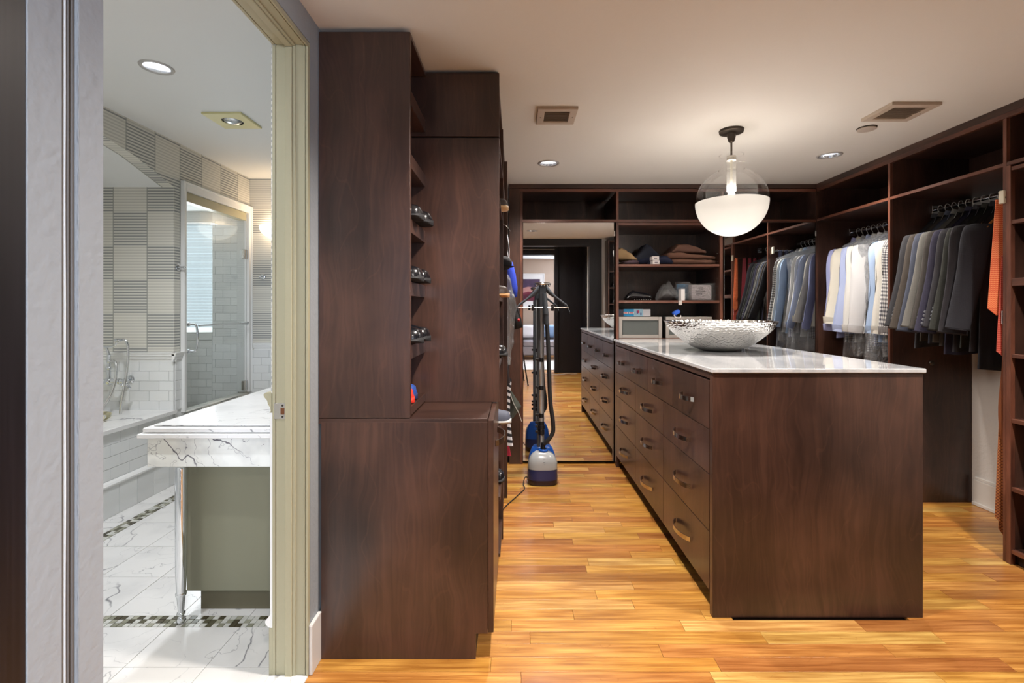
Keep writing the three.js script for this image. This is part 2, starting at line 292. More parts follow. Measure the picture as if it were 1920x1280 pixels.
// door lining of the bathroom opening: boards, stop, bead; the mitred profile runs up the far side, over the head and down the near side
const doorFrame = structGroup('door_1');
{
  const side = (d, s, tag) => {                                      // s = +1: faces the camera
    const q = (x0, x1, a, b, y1, m, n, c = .003) => wpart(doorFrame, n, cb(x0, x1, 0, y1, -d + s * a, -d + s * b, { c }), m);
    q(-.876, WX, -.012, 0, HEAD + .012, trimPaint, 'jamb_board');
    q(-.838, -.812, 0, .011, HEAD - .011, trimPaint, 'door_stop', .004); q(-.812, -.801, 0, .006, HEAD - .006, trimPaint, 'door_stop', .003);
    q(-.773, -.7665, 0, .005, HEAD - .005, trimPaint, 'bead', .0025); q(-.763, -.7545, 0, .008, HEAD - .008, trimPaint, 'bead', .004);
    q(-.889, -.8765, -.01, .001, HEAD, trimPaint, 'outer_bead', .004);
  };
  side(JF, 1); side(JN, -1);
  const h = (x0, x1, t0, t1, n, c = .003) => wpart(doorFrame, n, cb(x0, x1, HEAD - t1, HEAD + t0, -JF, -JN, { c, g: 'z' }), trimPaint);
  h(-.876, WX, .012, 0, 'head_board'); h(-.838, -.812, 0, .011, 'head_stop', .004); h(-.812, -.801, 0, .006, 'head_stop'); h(-.773, -.7665, 0, .005, 'head_bead', .0025); h(-.763, -.7545, 0, .008, 'head_bead', .004); h(-.889, -.8765, .01, 0, 'outer_bead', .004);
  // strike plate on the far jamb
  const y = sy(771, 1.75), sp = wpart(doorFrame, 'strike_plate', cb(-.881, -.8385, y - .0285, y + .029, -JF + .0005, -JF + .0022, { c: .004 }), nickel, 'nickel strike plate');
  wpart(sp, 'latch_hole', cb(-.857, -.843, y - .012, y + .012, -JF + .0015, -JF + .0028, { c: .001 }), solid(0x6b3f1c, .7));
  for (const e of [-1, 1]) wpart(sp, 'screw', rod([-.85, y + e * .0205, -JF + .001], [-.85, y + e * .0205, -JF + .0034], .0035, 12), std({ color: 0x55524e, metalness: 1, roughness: .4 }));
}
// near side: casing, its grooved bead and the strip of wall up to the dark post of the entry
{
  const c = structGroup('trim_3');
  wpart(c, 'casing_board', cb(WX - .022, WX + .004, 0, HALL, -.877, -.825, { c: .002 }), wallDaylit);
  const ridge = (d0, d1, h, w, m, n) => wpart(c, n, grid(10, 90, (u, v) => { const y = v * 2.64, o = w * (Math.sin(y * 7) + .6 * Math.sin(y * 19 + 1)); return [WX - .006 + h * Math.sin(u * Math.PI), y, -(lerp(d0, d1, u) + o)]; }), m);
  const ridgeGrey = std({ color: 0x5d5a57, roughness: .55, side: THREE.DoubleSide });  // dark grey for the ridges along the casing groove
  ridge(.796, .8035, .006, .0002, ridgeGrey, 'dark_ridge'); ridge(.8065, .8165, .0065, .0002, ridgeGrey, 'dark_ridge'); ridge(.816, .826, .0055, .0001, ridgeGrey, 'dark_ridge');
  ridge(.8028, .8068, .0075, .0004, std({ color: 0xd2d2cf, roughness: .5, side: THREE.DoubleSide }), 'caulk_bead');
  wpart(c, 'wall_strip', cb(WX - .022, WX + .003, 0, HALL, -.797, -.74, { c: .001 }), wallDaylit);
}
{ // baseboards in the closet
  const b = structGroup('baseboard_left'); wpart(b, 'board', cb(WX, WX + .0125, 0, .178, -1.838, -JF, { c: .002 }), baseTrim); wpart(b, 'cap', cb(WX, WX + .0135, .176, .184, -1.838, -JF, { c: .003 }), whiteTrim);
  const r = structGroup('baseboard_right'); wpart(r, 'board', cb(3.148, 3.17, 0, .17, -3.3, -2.5, { c: .002 }), baseTrim); wpart(r, 'cap', cb(3.155, 3.17, .17, .19, -3.3, -2.5, { c: .005 }), baseTrim); wpart(r, 'shoe', cb(3.135, 3.15, 0, .022, -3.3, -2.5, { c: .006 }), baseTrim);
}
// entry behind the camera (seen in the mirror): dark wooden portal, hall, bedroom
{
  { const t = thing('downlight', 'added unseen ceiling downlight brightening the hall behind the camera', 'downlight', [.35, HALL, .55]); part(t, 'trim_ring', lathe([[.05, -.004], [.07, -.008], [.08, 0]], 32), whiteTrim); part(t, 'lens', lathe([[0, -.003], [.05, -.003], [.05, 0]], 32), lampGlow); spotLight(NEUTRAL, 15, [.35, HALL - .02, .55], 1.3, .7, .05); }  // unseen downlight added to brighten the hall in the mirror
  const p = structGroup('door_2');
  wpart(p, 'left_post', cb(-.9, -.754, 0, CEIL, -.7435, -.4), blackWood); wpart(p, 'right_post', cb(1.17, 1.36, 0, CEIL, -.745, -.6), blackWood); wpart(p, 'lintel', cb(-.754, 1.17, 2.31, CEIL, -.745, -.6, { g: 'x' }), blackWood);
  struct('wall_hall_left', cb(-1, -.76, 0, HALL, -.41, 1.55), blackWood);
  struct('wall_hall_right', merge([cb(1.4, 1.55, 0, HALL, -.6, .8), cb(1.38, 1.55, 0, HALL, 1.05, 1.55)]), blackWood);
  struct('wall_hall_right', cb(1.4, 1.55, 0, HALL, .8, 1.05), wallPaint);
  struct('wall_hall_end', merge([cb(-1, -.55, 0, HALL, 1.5, 1.62), cb(.86, 1.5, 0, HALL, 1.5, 1.62), cb(-.55, .86, 2.44, HALL, 1.5, 1.62)]), blackWood);
  const f = structGroup('trim_4'); wpart(f, 'frame_post', cb(.8, .87, 0, 2.47, 1.44, 1.66), blackWood); wpart(f, 'frame_post', cb(-.56, -.5, 0, 2.47, 1.44, 1.66), blackWood); wpart(f, 'frame_head', cb(-.5, .8, 2.40, 2.47, 1.44, 1.66, { g: 'x' }), blackWood); wpart(f, 'light_bead', cb(-.5, .8, 2.50, 2.515, 1.44, 1.5, { g: 'x' }), solid(0x9a9690));
  const tan = std({ color: 0xb8a594, roughness: .8, bumpMap: plasterBump, bumpScale: .001 });
  struct('wall_bedroom_back', merge([cb(-2.2, 1.5, 0, HALL, 4.9, 5), cb(3.5, 4.2, 0, HALL, 4.9, 5), cb(1.5, 3.5, 0, .5, 4.9, 5), cb(1.5, 3.5, 2.35, HALL, 4.9, 5)]), tan);
  struct('wall_bedroom_left', cb(-2.3, -2.2, 0, HALL, 1.5, 5), tan); struct('wall_bedroom_right', cb(4.2, 4.3, 0, HALL, 1.5, 5), tan);
  struct('wall_bedroom_front', merge([cb(1.5, 4.2, 0, HALL, 1.5, 1.62), cb(-2.2, -1, 0, HALL, 1.5, 1.62)]), tan);
  const w = structGroup('window_2');
  wpart(w, 'sheer_blind', cb(1.5, 3.5, .5, 2.35, 4.94, 4.95), std({ color: 0xffffff, emissive: 0xdce8ff, emissiveIntensity: 3 }));
  for (const [a, b, c, d] of [[1.5, 1.56, .5, 2.35], [3.44, 3.5, .5, 2.35], [1.56, 3.44, .5, .56], [1.56, 3.44, 2.29, 2.35], [2.47, 2.53, .56, 2.29]]) wpart(w, 'frame', cb(a, b, c, d, 4.9, 4.94), whiteTrim);
  areaLight(1.85, 1.7, COOL, POWER.bedroomWindow, [2.5, 1.42, 4.88], [2.5, 1.42, 0]);
}

// bathroom walls: tiles up to a moulded rail, wallpaper above
const RAIL = .94;
function tiles(parent, axis, at, out, u0, u1, y0, y1, L = .152, Hh = .0762, shift = 0) {   // axis 'x': wall faces +-x at x = at and u is z; axis 'z': wall faces z, u is x
  let row = 0;
  for (let y = y1; y > y0 + .004; y -= Hh, row++) {
    const yl = Math.max(y - Hh, y0);
    for (let u = u0 - L + ((row % 2 ? .5 : 0) + shift) * L % L; u < u1; u += L) {
      const a = Math.max(u, u0), b = Math.min(u + L, u1); if (b - a < .004) continue;
      const p0 = at, p1 = at + out * (.0065 + rr(0, .0006)), e = .0006, m = rnd() < .7 ? tileWhite : tileShade;
      wpart(parent, 'tile', axis === 'x' ? cb(p0, p1, yl + e, y - e, a + e, b - e, { c: .0016 }) : cb(a + e, b - e, yl + e, y - e, p0, p1, { c: .0016 }), m);
    }
  }
}
const TX = -2.62, TE = 3.69, FAR = 4.735, SD0 = 3.79, SD1 = 4.705;   // tub front and its end wall; far wall; shower door opening
const railProfile = s => [[0, 0], [.012 * s, 0], [.012 * s, .014], [.022 * s, .024], [.022 * s, .034], [.03 * s, .046], [.03 * s, .056], [.036 * s, .064], [.036 * s, .07], [0, .07]];
{
  const end = struct('wall_bathroom_end', setUV(cb(-3.45, TX - .004, .5, 2.28, -TE - .1, -TE + .002), 'y', [.229, -.008]), paper);
  wpart(end, 'tile_bed', cb(-3.45, TX, .5, RAIL, -TE - .01, -TE + .004), grout);
  tiles(end, 'z', -TE + .004, 1, -3.24, TX, .565, RAIL, .152, .0762, .35);
  wpart(end, 'rail', profileAlong(railProfile(1).map(([a, b]) => [b + RAIL - .003, a - TE]), 'x', -3.45, TX + .02), whiteTrim);
  // wall plane of tub and shower, with the vaulted opening over the tub and the shower door opening
  const s = new THREE.Shape(); s.moveTo(TE, .5); s.lineTo(FAR + .02, .5); s.lineTo(FAR + .02, 2.7); s.lineTo(.2, 2.7); s.lineTo(.2, 2.4); s.lineTo(2.9, 2.47); s.lineTo(3.3, 2.395); s.lineTo(TE, 2.275); s.closePath();
  const hole = new THREE.Path(); hole.moveTo(SD0, .52); hole.lineTo(SD0, 2.29); hole.lineTo(SD1, 2.29); hole.lineTo(SD1, .52); hole.closePath(); s.holes.push(hole);
  const g = new THREE.ExtrudeGeometry(s, { depth: .1, bevelEnabled: false }); g.rotateY(Math.PI / 2).translate(TX - .1, 0, 0);
  const sideWall = struct('wall_bathroom_side', setUV(g, 'y', [.113, -.008]), paper);
  wpart(sideWall, 'tile_bed', cb(TX, TX + .004, .3, RAIL, -SD0 - .0, -TE, { c: .001 }), grout);
  tiles(sideWall, 'x', TX + .004, 1, -SD0 + .004, -TE, .56, RAIL, .152, .0762, .35);
  wpart(sideWall, 'rail', profileAlong(railProfile(1).map(([a, b]) => [a + TX, b + RAIL - .003]), 'z', -SD0 + .004, -TE + .03), whiteTrim);
  struct('ceiling_vault', setUV(profileAlong([[-.2, 2.4], [-2.9, 2.47], [-3.3, 2.395], [-TE, 2.275], [-TE, 2.6], [-.2, 2.6]].map(([z, y]) => [y, z]), 'x', -3.5, TX - .1)), bathCeiling);
  struct('wall_bathroom_outer', cb(-3.6, -3.5, 0, BATH, -4.9, .2), bathCeiling);
  struct('wall_bathroom_near', cb(-4.2, -.9, 0, BATH, -.5, -.4), bathCeiling);
  // far wall of the bathroom
  const far = struct('wall_bathroom_far', setUV(cb(TX, BX, 0, BATH, -FAR - .1, -FAR), 'y', [.06, -.008]), paper);
  wpart(far, 'tile_bed', cb(TX, BX, .4, RAIL, -FAR - .01, -FAR + .004), grout);
  tiles(far, 'z', -FAR + .004, 1, TX + .03, -1.95, .45, RAIL, .152, .0762, .1);
  wpart(far, 'rail', profileAlong(railProfile(1).map(([a, b]) => [b + RAIL - .003, a - FAR]), 'x', TX + .05, BX), whiteTrim);
  // shower back wall with a window
  const wx1 = -2.985, wy0 = 1.105, wy1 = 2.19;
  const sb = struct('wall_shower', merge([cb(-3.5, TX - .1, 0, wy0, -FAR - .12, -FAR), cb(wx1, TX - .1, wy0, wy1, -FAR - .12, -FAR), cb(-3.5, TX - .1, wy1, BATH, -FAR - .12, -FAR)]), grout);
  tiles(sb, 'z', -FAR, 1, -3.3, wx1, .4, wy0 - .075, .152, .0762, .2); tiles(sb, 'z', -FAR, 1, wx1, TX - .1, .4, 2.29, .152, .0762, .7);
  wpart(sb, 'sill_course', cb(-3.5, wx1, wy0 - .07, wy0, -FAR - .02, -FAR + .008), tileShade);
  struct('ceiling_shower', cb(-3.5, TX - .1, 2.3, 2.4, -FAR, -TE - .1), bathCeiling);
  const win = structGroup('window_1');
  wpart(win, 'pane', cb(-3.5, wx1, wy0, wy1, -FAR - .1, -FAR - .094), std({ color: 0xf0f4f6, emissive: 0xe2f0f7, emissiveIntensity: .85, roughness: .25 }));
  for (let k = 0; k < 36; k++) wpart(win, 'blind_slat', cb(-3.5, wx1 - .004, wy0 + .05 + k * .0298, wy0 + .05 + k * .0298 + .0275, -FAR - .07 - .002, -FAR - .07, { c: .0008 }), phys({ color: 0xf1f5f7, transmission: .55, thickness: 0, roughness: .9 }));
  wpart(win, 'sill', cb(-3.5, wx1 + .006, wy0 - .004, wy0 + .008, -FAR - .09, -FAR + .012, { c: .003 }), whiteTrim);
  areaLight(.46, 1.0, 0xf3f7fb, POWER.showerWindow, [-3.24, 1.65, -FAR - .05], [-3.24, 1.6, 0]);
  // shower door: moulded frame and glass leaf
  const d = structGroup('door_3');
  const fr = (y0, y1, a, b, n) => { wpart(d, n, cb(TX - .004, TX + .022, y0, y1, -b, -a, { c: .004 }), whiteTrim); };
  fr(.53, 2.335, 3.765, 3.80, 'frame_post'); fr(.53, 2.335, 4.69, 4.728, 'frame_post'); fr(2.275, 2.335, 3.80, 4.69, 'frame_head');
  for (const [a, b] of [[3.755, 3.767], [4.724, 4.735]]) wpart(d, 'frame_bead', cb(TX, TX + .034, .53, 2.345, -b, -a, { c: .005 }), whiteTrim);
  wpart(d, 'frame_bead', cb(TX, TX + .034, 2.33, 2.345, -4.73, -3.76, { c: .005 }), whiteTrim);
  wpart(d, 'inner_frame', cb(TX - .08, TX - .004, .53, 2.275, -3.815, -3.79, { c: .003 }), tileShade); wpart(d, 'inner_frame', cb(TX - .1, TX - .004, .53, 2.29, -4.706, -4.688, { c: .003 }), tileShade); wpart(d, 'inner_frame', cb(TX - .08, TX - .004, 2.2, 2.275, -4.688, -3.815, { c: .003 }), trimPaint);
  wpart(d, 'glass_leaf', cb(TX - .012, TX - .004, .53, 2.19, -4.655, -3.812, { c: .002 }), showerGlass);
  for (const y of [1.87, .60]) { const h = wpart(d, 'hinge', cb(TX - .02, TX + .012, y - .045, y + .045, -4.68, -4.625, { c: .003 }), nickel); wpart(h, 'hinge_pin', rod([TX + .012, y - .046, -4.655], [TX + .012, y + .046, -4.655], .006), chrome); }
  const pull = wpart(d, 'door_pull', tube([[TX - .01, 1.215, -3.845], [TX + .045, 1.215, -3.86], [TX + .06, 1.18, -3.862], [TX + .06, 1.04, -3.862], [TX + .045, 1.0, -3.86], [TX - .01, 1.0, -3.845]], .0085, 40, 10), chrome);
  for (const y of [1.215, 1.0]) wpart(pull, 'rosette', rod([TX - .004, y, -3.845], [TX + .008, y, -3.847], .016), chrome);
  const bar = wpart(d, 'towel_bar', rod([TX + .05, 1.205, -3.9], [TX + .05, 1.205, -4.6], .008), chrome);
  wpart(bar, 'bar_post', rod([TX - .004, 1.205, -4.6], [TX + .06, 1.205, -4.6], .014), chrome);
}
// ---------------------------------------------------------------- bathroom things
{ // bathtub in its tiled surround with a marble deck
  const t = thing('bathtub_surround', 'white tiled tub surround with marble deck and inset cream bathtub', 'bathtub', [-3.0, 0, -2.8]);
  const z0 = -TE, z1 = -1.7, x0 = -3.45, x1 = TX;
  const hole = new THREE.Path(); hole.absellipse(-3.07, 2.72, .31, .8, 0, Math.PI * 2, true);
  const deck = extrude([[x0, -z1], [x1 + .02, -z1], [x1 + .02, -z0 - .005], [x0, -z0 - .005]], .024, .003, [hole]); deck.rotateX(-Math.PI / 2).translate(0, .54, 0);
  wpart(t, 'deck', setUV(deck, 'z'), std({ map: marbleFloorMap, roughness: .15 }));
  const bowl = grid(40, 12, (u, v) => { const a = -u * Math.PI * 2, k = v < .25 ? 1 + .07 * Math.sin(v * 4 * Math.PI) : Math.pow(1 - (v - .25) / .75, .35), y = v < .25 ? .565 + .018 * Math.sin(v * 4 * Math.PI) : .565 - (v - .25) / .75 * .42; return [-3.07 + .31 * k * Math.cos(a), y, -2.72 + .8 * k * Math.sin(a)]; }, { closeU: true });
  wpart(t, 'tub_basin', bowl, std({ color: 0xe9e2bb, roughness: .12, side: THREE.DoubleSide }), 'cream enamel tub basin');
  wpart(t, 'apron', cb(x1 - .05, x1 - .006, .2, .54, z0, z1), grout); wpart(t, 'plinth', cb(x1 - .05, x1 + .012, 0, .2, z0, z1), grout);
  const ap = t.children.find(c => c.name === 'apron'), pl = t.children.find(c => c.name === 'plinth');
  tiles(ap, 'x', x1 - .006, 1, -3.67, -2.75, .225, .536, .152, .0762, .2); tiles(pl, 'x', x1 + .012, 1, -3.67, -2.75, 0, .196, .152, .196, .4);
  wpart(t, 'base_rail', profileAlong([[0, 0], [.03, 0], [.034, .006], [.034, .014], [.022, .026], [.006, .034], [0, .034]].map(([a, b]) => [a + x1 - .006, b + .196]), 'z', z0, z1), whiteTrim);
}
{ // wall-mounted tub filler with hand shower
  const z = -TE + .02, X0 = -3.03, Y0 = .80, t = thing('tub_filler', 'chrome telephone-style tub filler with hand shower and looping hoses', 'faucet', [X0, Y0, z]);
  wpart(t, 'body', merge([rod([X0 - .1, .8, z + .09], [X0 + .11, .8, z + .09], .018), ball(.03, [X0, .8, z + .09]), ball(.024, [X0 + .08, .8, z + .09]), rod([X0 + .08, .8, z + .09], [X0 + .08, .8, z - .01], .013)]), chrome);
  wpart(t, 'flange', lathe([[0, 0], [.034, 0], [.03, .01], [.014, .016], [0, .016]], 20).rotateX(Math.PI / 2).translate(X0 + .08, .8, z - .013), chrome);
  const hx = X0 + .145, hd = wpart(t, 'cross_handle', merge([rod([hx - .035, .77, z + .1], [hx + .035, .8, z + .1], .008), rod([hx - .012, .82, z + .1], [hx + .015, .755, z + .1], .008), ball(.017, [hx, .785, z + .105]), ...[[-.035, -.015], [.035, .015], [-.012, .035], [.015, -.03]].map(([a, b]) => ball(.0125, [hx + a, .785 + b, z + .1]))]), chrome); void hd;
  wpart(t, 'riser', merge([rod([X0, .82, z + .09], [X0, 1.0, z + .09], .013), ball(.02, [X0, .9, z + .09]), ball(.017, [X0, .95, z + .09]), rod([X0, 1.0, z + .09], [X0 - .02, 1.06, z + .09], .009)]), chrome);
  wpart(t, 'cradle', tube([[X0 - .06, 1.06, z + .1], [X0 - .02, 1.058, z + .1], [X0 + .05, 1.065, z + .1], [X0 + .065, 1.09, z + .1], [X0 + .075, 1.10, z + .1]], .006, 24, 8), chrome);
  wpart(t, 'hand_shower', merge([lathe([[0, 0], [.03, 0], [.034, .012], [.024, .02], [0, .022]], 20).translate(X0 + .085, 1.1, z + .1), tube([[X0 + .1, 1.112, z + .1], [X0 + .13, 1.108, z + .1], [X0 + .15, 1.07, z + .1]], .009, 16, 8)]), chrome);
  wpart(t, 'hose', tube([[X0 + .15, 1.07, z + .1], [X0 + .158, .95, z + .11], [X0 + .145, .75, z + .13], [X0 + .13, .62, z + .14], [X0 + .125, .5, z + .14]], .0085, 48, 8), steelWire);
  wpart(t, 'hose', tube([[X0 + .02, .95, z + .1], [X0 + .07, .95, z + .12], [X0 + .095, .86, z + .14], [X0 + .075, .72, z + .16], [X0 + .03, .6, z + .2], [X0 + .0, .5, z + .22]], .0095, 48, 8), steelWire);
}
function robeHook(at, dir, label) {
  const t = thing('robe_hook', label, 'hook', at), q = new THREE.Quaternion().setFromUnitVectors(V3(0, 1, 0), V3(...dir));
  part(t, 'rosette', lathe([[0, 0], [.029, 0], [.029, .004], [.02, .009], [.01, .012], [0, .012]], 24).applyQuaternion(q), chrome);
  part(t, 'peg', merge([rod([0, 0, 0], dir.map(v => v * .05), .0065), ball(.011, dir.map(v => v * .05))]), chrome);
}
robeHook([TX + .002, sy(501, 3.73), -3.727], [1, 0, 0], 'chrome robe hook on striped wallpaper left of the glass shower door');
robeHook([sx(493, FAR), sy(519, FAR), -FAR + .002], [0, 0, 1], 'chrome robe hook on the far striped wall below the lit sconce');
{ // lit bowl sconce on the far wall
  const x = sx(514, FAR - .1), y = 2.02, t = thing('wall_sconce', 'glowing white half-bowl sconce on striped bathroom wall', 'sconce', [x, y, -FAR]);
  wpart(t, 'bowl_shade', grid(20, 10, (u, v) => { const a = Math.PI * u, r = .185 * Math.sin(v * Math.PI / 2), h = .13 * (1 - Math.cos(v * Math.PI / 2)); return [x - r * Math.cos(a), y + h, -FAR + .004 + r * Math.sin(a) * .75]; }), std({ color: 0xffffff, emissive: 0xfff0d8, emissiveIntensity: 1.5, side: THREE.DoubleSide }));
  wpart(t, 'back_plate', cb(x - .05, x + .05, y + .01, y + .12, -FAR, -FAR + .006), nickel);
  pointLight(WARM, POWER.sconce, [x, y + .1, -FAR + .07], .05);
}
function canLight(x, y, d, label, lens, group) {
  const t = thing('downlight', label, 'downlight', [x, y, -d], group);
  part(t, 'trim_ring', lathe([[.062, 0], [.062, -.004], [.07, -.0075], [.078, -.006], [.081, 0]], 40), std({ color: 0xb5b2ae, roughness: .4, metalness: .4 }));
  part(t, 'reflector', lathe([[.03, .085], [.05, .06], [.062, -.002]], 40), std({ color: 0xe8eaec, metalness: .9, roughness: .18, side: THREE.DoubleSide }));
  part(t, 'lens', lathe([[0, .012], [.03, .010], [.057, .014], [.057, .02], [0, .02]], 36), lens);
  return t;
}
LAMPS.forEach(([x, d], i) => {
  canLight(x, CEIL, d, ['glowing round ceiling downlight above the tall mirror and floor steamer', 'dim round ceiling downlight to the right of the globe pendant', 'ceiling downlight mirrored at the top of the tall mirror', 'ceiling downlight over the near right side of the island'][i], i === 1 ? dimLens : lampGlow);
  spotLight(i > 1 ? NEUTRAL : NEUTRAL, POWER.downlight * [1, .55, 1.25, 1.2][i], [x, CEIL - .012, -d], 1.22, .75, .05);
});
BATHLAMPS.forEach(([x, d], i) => {
  canLight(x, BATH, d, ['glowing round downlight in the white bathroom ceiling', 'bathroom downlight above the near end of the vanity'][i], lampGlow);
  spotLight(0xf6f9ff, POWER.bath * [1, .75][i], [x, BATH - .012, -d], 1.3, .7, .05);
});
{ // heat lamp
  const x = -1.926, d = 3.272, y = BATH, h = .126, t = thing('heat_lamp', 'square cream heat lamp with clear reflector bulb in bathroom ceiling', 'heat lamp', [x, y, -d]);
  const hole = new THREE.Path(); hole.absarc(0, 0, .07, 0, Math.PI * 2, true);
  const plate = extrude([[-h, -h], [h, -h], [h, h], [-h, h]], .008, .004, [hole]); plate.rotateX(Math.PI / 2).translate(0, -.003, 0);
  part(t, 'plate', plate, solid(0xd5cd98, .45));
  part(t, 'rim', lathe([[.07, .0], [.07, -.012], [.064, -.012], [.064, 0]], 32), solid(0x2a2825, .4));
  part(t, 'bulb', new THREE.SphereGeometry(.058, 24, 10, 0, Math.PI * 2, Math.PI * .55, Math.PI * .45).scale(1, .5, 1).translate(0, -.002, 0), std({ color: 0xcfd3d6, metalness: .9, roughness: .2 }));
}
{ // vanity: marble top with ogee edge and apron, grey-green cabinet, chrome leg
  const x0 = -1.545, x1 = BX - .002, d0 = 2.005, d1 = 3.95, t = thing('vanity', 'marble-topped bathroom vanity with grey-green cabinet and chrome legs', 'vanity', [-1.2, 0, -2.9]);
  const Y = .852;
  const outline = (e, y0, y1, n) => cb(x0 - e, x1, y0, y1, -d1, -d0 + e, { c: n, g: 'z' });
  wpart(t, 'countertop', merge([outline(-.02, Y - .006, Y, .002), outline(.008, Y - .028, Y - .008, .009), outline(.022, Y - .049, Y - .03, .008), outline(.0, Y - .03, Y - .02, .003)]), std({ map: marbleFloorMap, roughness: .15 }));
  wpart(t, 'apron', cb(x0, x1, .677, Y - .049, -d1, -d0 - .01, { c: .002, g: 'x', off: [.2, .5] }), marbleSlab);
  const cab = std({ color: 0x76745f, roughness: .55 });
  wpart(t, 'side_panel', cb(-1.448, x1, .098, .677, -2.15, -2.115, { c: .002 }), cab); wpart(t, 'cabinet_body', cb(-1.42, x1, .098, .677, -d1, -2.15), cab);
  wpart(t, 'toe_kick', cb(-1.405, x1, 0, .098, -d1, -2.145), solid(0x5a543f, .6));
  const leg = [[0, 0], [.012, 0], [.019, .012], [.012, .026], [.011, .034], [.016, .038], [.016, .046], [.011, .05], [.0165, .115], [.021, .12], [.021, .13], [.0175, .134], [.0215, .22], [.0225, .5], [.0225, .66], [.0225, .677], [0, .677]];
  const L = [-1.427, -2.05]; wpart(t, 'leg', lathe(leg, 28, [L[0], 0, L[1]]), chrome); wpart(t, 'leg', lathe(leg, 28, [L[0], 0, -3.9]), chrome);
}
{ // mouldings at the end of the vanity wall, next to the door
  const m = structGroup('trim_5');
  wpart(m, 'chair_rail', profileAlong([[0, 0], [.005, 0], [.007, .01], [.003, .014], [.006, .028], [.014, .04], [.016, .052], [.026, .064], [.029, .07], [.029, .076], [.02, .082], [0, .082]].map(([a, b]) => [BX - a, .952 + b]), 'z', -4.7, -JF - .004), trimPaint);
  wpart(m, 'base_rail', profileAlong([[0, 0], [.012, .004], [.022, .014], [.024, .026], [.012, .04], [0, .058]].map(([a, b]) => [BX - a, .17 + b]), 'z', -2.1, -JF - .004), whiteTrim);
  wpart(m, 'wainscot', cb(BX - .006, BX + .017, 0, .96, -4.7, -JF - .003), tileWhite); wpart(m, 'plinth', cb(BX - .009, BX + .017, 0, .172, -2.1, -JF - .0015), trimPaint);
}

// ---------------------------------------------------------------- closet joinery
function pull(parent, at, axis, L, out, half = .011) {               // bowed strap handle; axis: direction of its length, out: +-1 along x
  const path = []; for (let i = 0; i <= 16; i++) { const a = i / 16 * 2 - 1; path.push([out * (.004 + .036 * Math.pow(1 - a * a, .75)), a * L / 2]); }
  return wpart(parent, 'handle', strap(path, half, .0042).translate(...at), nickel, 'bowed nickel pull');
}
// island with twelve drawers (three under each other in three columns, four in the top row)
{
  const x0 = .856, x1 = 1.771, t = thing('island_dresser', 'dark wooden drawer island with plain end panel', 'island', [1.31, 0, -3.1]);
  wpart(t, 'end_panel', cb(x0, x1, 0, 1.06, -2.113, -2.083, { c: .002, off: [.31, .4] }), wood);
  wpart(t, 'carcass', cb(x0 + .022, x1 - .02, .09, 1.058, -4.11, -2.113), kick); wpart(t, 'side_panel', cb(x1 - .02, x1, 0, 1.06, -4.11, -2.113), wood);
  wpart(t, 'top_rail', cb(x0, x0 + .03, 1.034, 1.06, -4.11, -2.113, { g: 'z' }), wood);
  wpart(t, 'toe_kick', cb(x0 + .075, x0 + .085, 0, .095, -4.11, -2.113), kick); wpart(t, 'end_stile', cb(x0, x0 + .03, .0, 1.034, -4.12, -4.064), wood);
  const rows = [1.0265, .808, .61, .358, .0985], cols = [2.117, 2.775, 3.42, 4.062], top = [2.117, 2.612, 3.1, 3.585, 4.062], e = .0016;
  const drawer = (a, b, yb, yt, L, hy) => { const dr = wpart(t, 'drawer', cb(x0, x0 + .02, yb + e, yt - e, -b + e, -a - e, { c: .0012 }), wood); pull(dr, [x0, hy, -(a + b) / 2], 'z', L, -1); };
  for (let i = 0; i < 4; i++) drawer(top[i], top[i + 1], rows[1], rows[0], .155, lerp(rows[1], rows[0], .46));
  for (let r = 1; r < 4; r++) for (let k = 0; k < 3; k++) drawer(cols[k], cols[k + 1], rows[r + 1], rows[r], .215, lerp(rows[r + 1], rows[r], .46));
  const c = tag(wpart(scene, numbered('countertop'), cb(x0 - .008, x1 + .009, 1.062, 1.082, -4.13, -2.073, { c: .0055, g: 'x' }), counterStone), 'polished pale grey marble slab covering the wooden island', 'countertop'); void c;
}
{ // hammered bowl
  const x = 1.273, z = -3.0, t = thing('hammered_bowl', 'wide hammered silver bowl on the marble island top', 'bowl', [x, 1.082, z]);
  const prof = [[0, 0], [.08, 0], ...new THREE.SplineCurve([[.09, 0], [.12, .006], [.146, .016], [.18, .033], [.21, .054], [.25, .086], [.285, .117], [.31, .147], [.328, .18]].map(p => new THREE.Vector2(...p))).getPoints(24).map(p => [p.x, p.y])];
  const inner = prof.slice().reverse().map(([r, y]) => [Math.max(0, r - .004), y + .004]);
  const g = lathe([...prof, [.3285, .183], ...inner], 96); const p = g.attributes.position, uv = g.attributes.uv;
  for (let i = 0; i < p.count; i++) { const r = Math.hypot(p.getX(i), p.getZ(i)); uv.setXY(i, uv.getX(i) * 1.98, r * 1.1 + p.getY(i) * .6); }
  part(t, 'bowl', g, hammered); part(t, 'rim', new THREE.TorusGeometry(.3275, .003, 8, 96).rotateX(Math.PI / 2).translate(0, .182, 0), chrome);
}
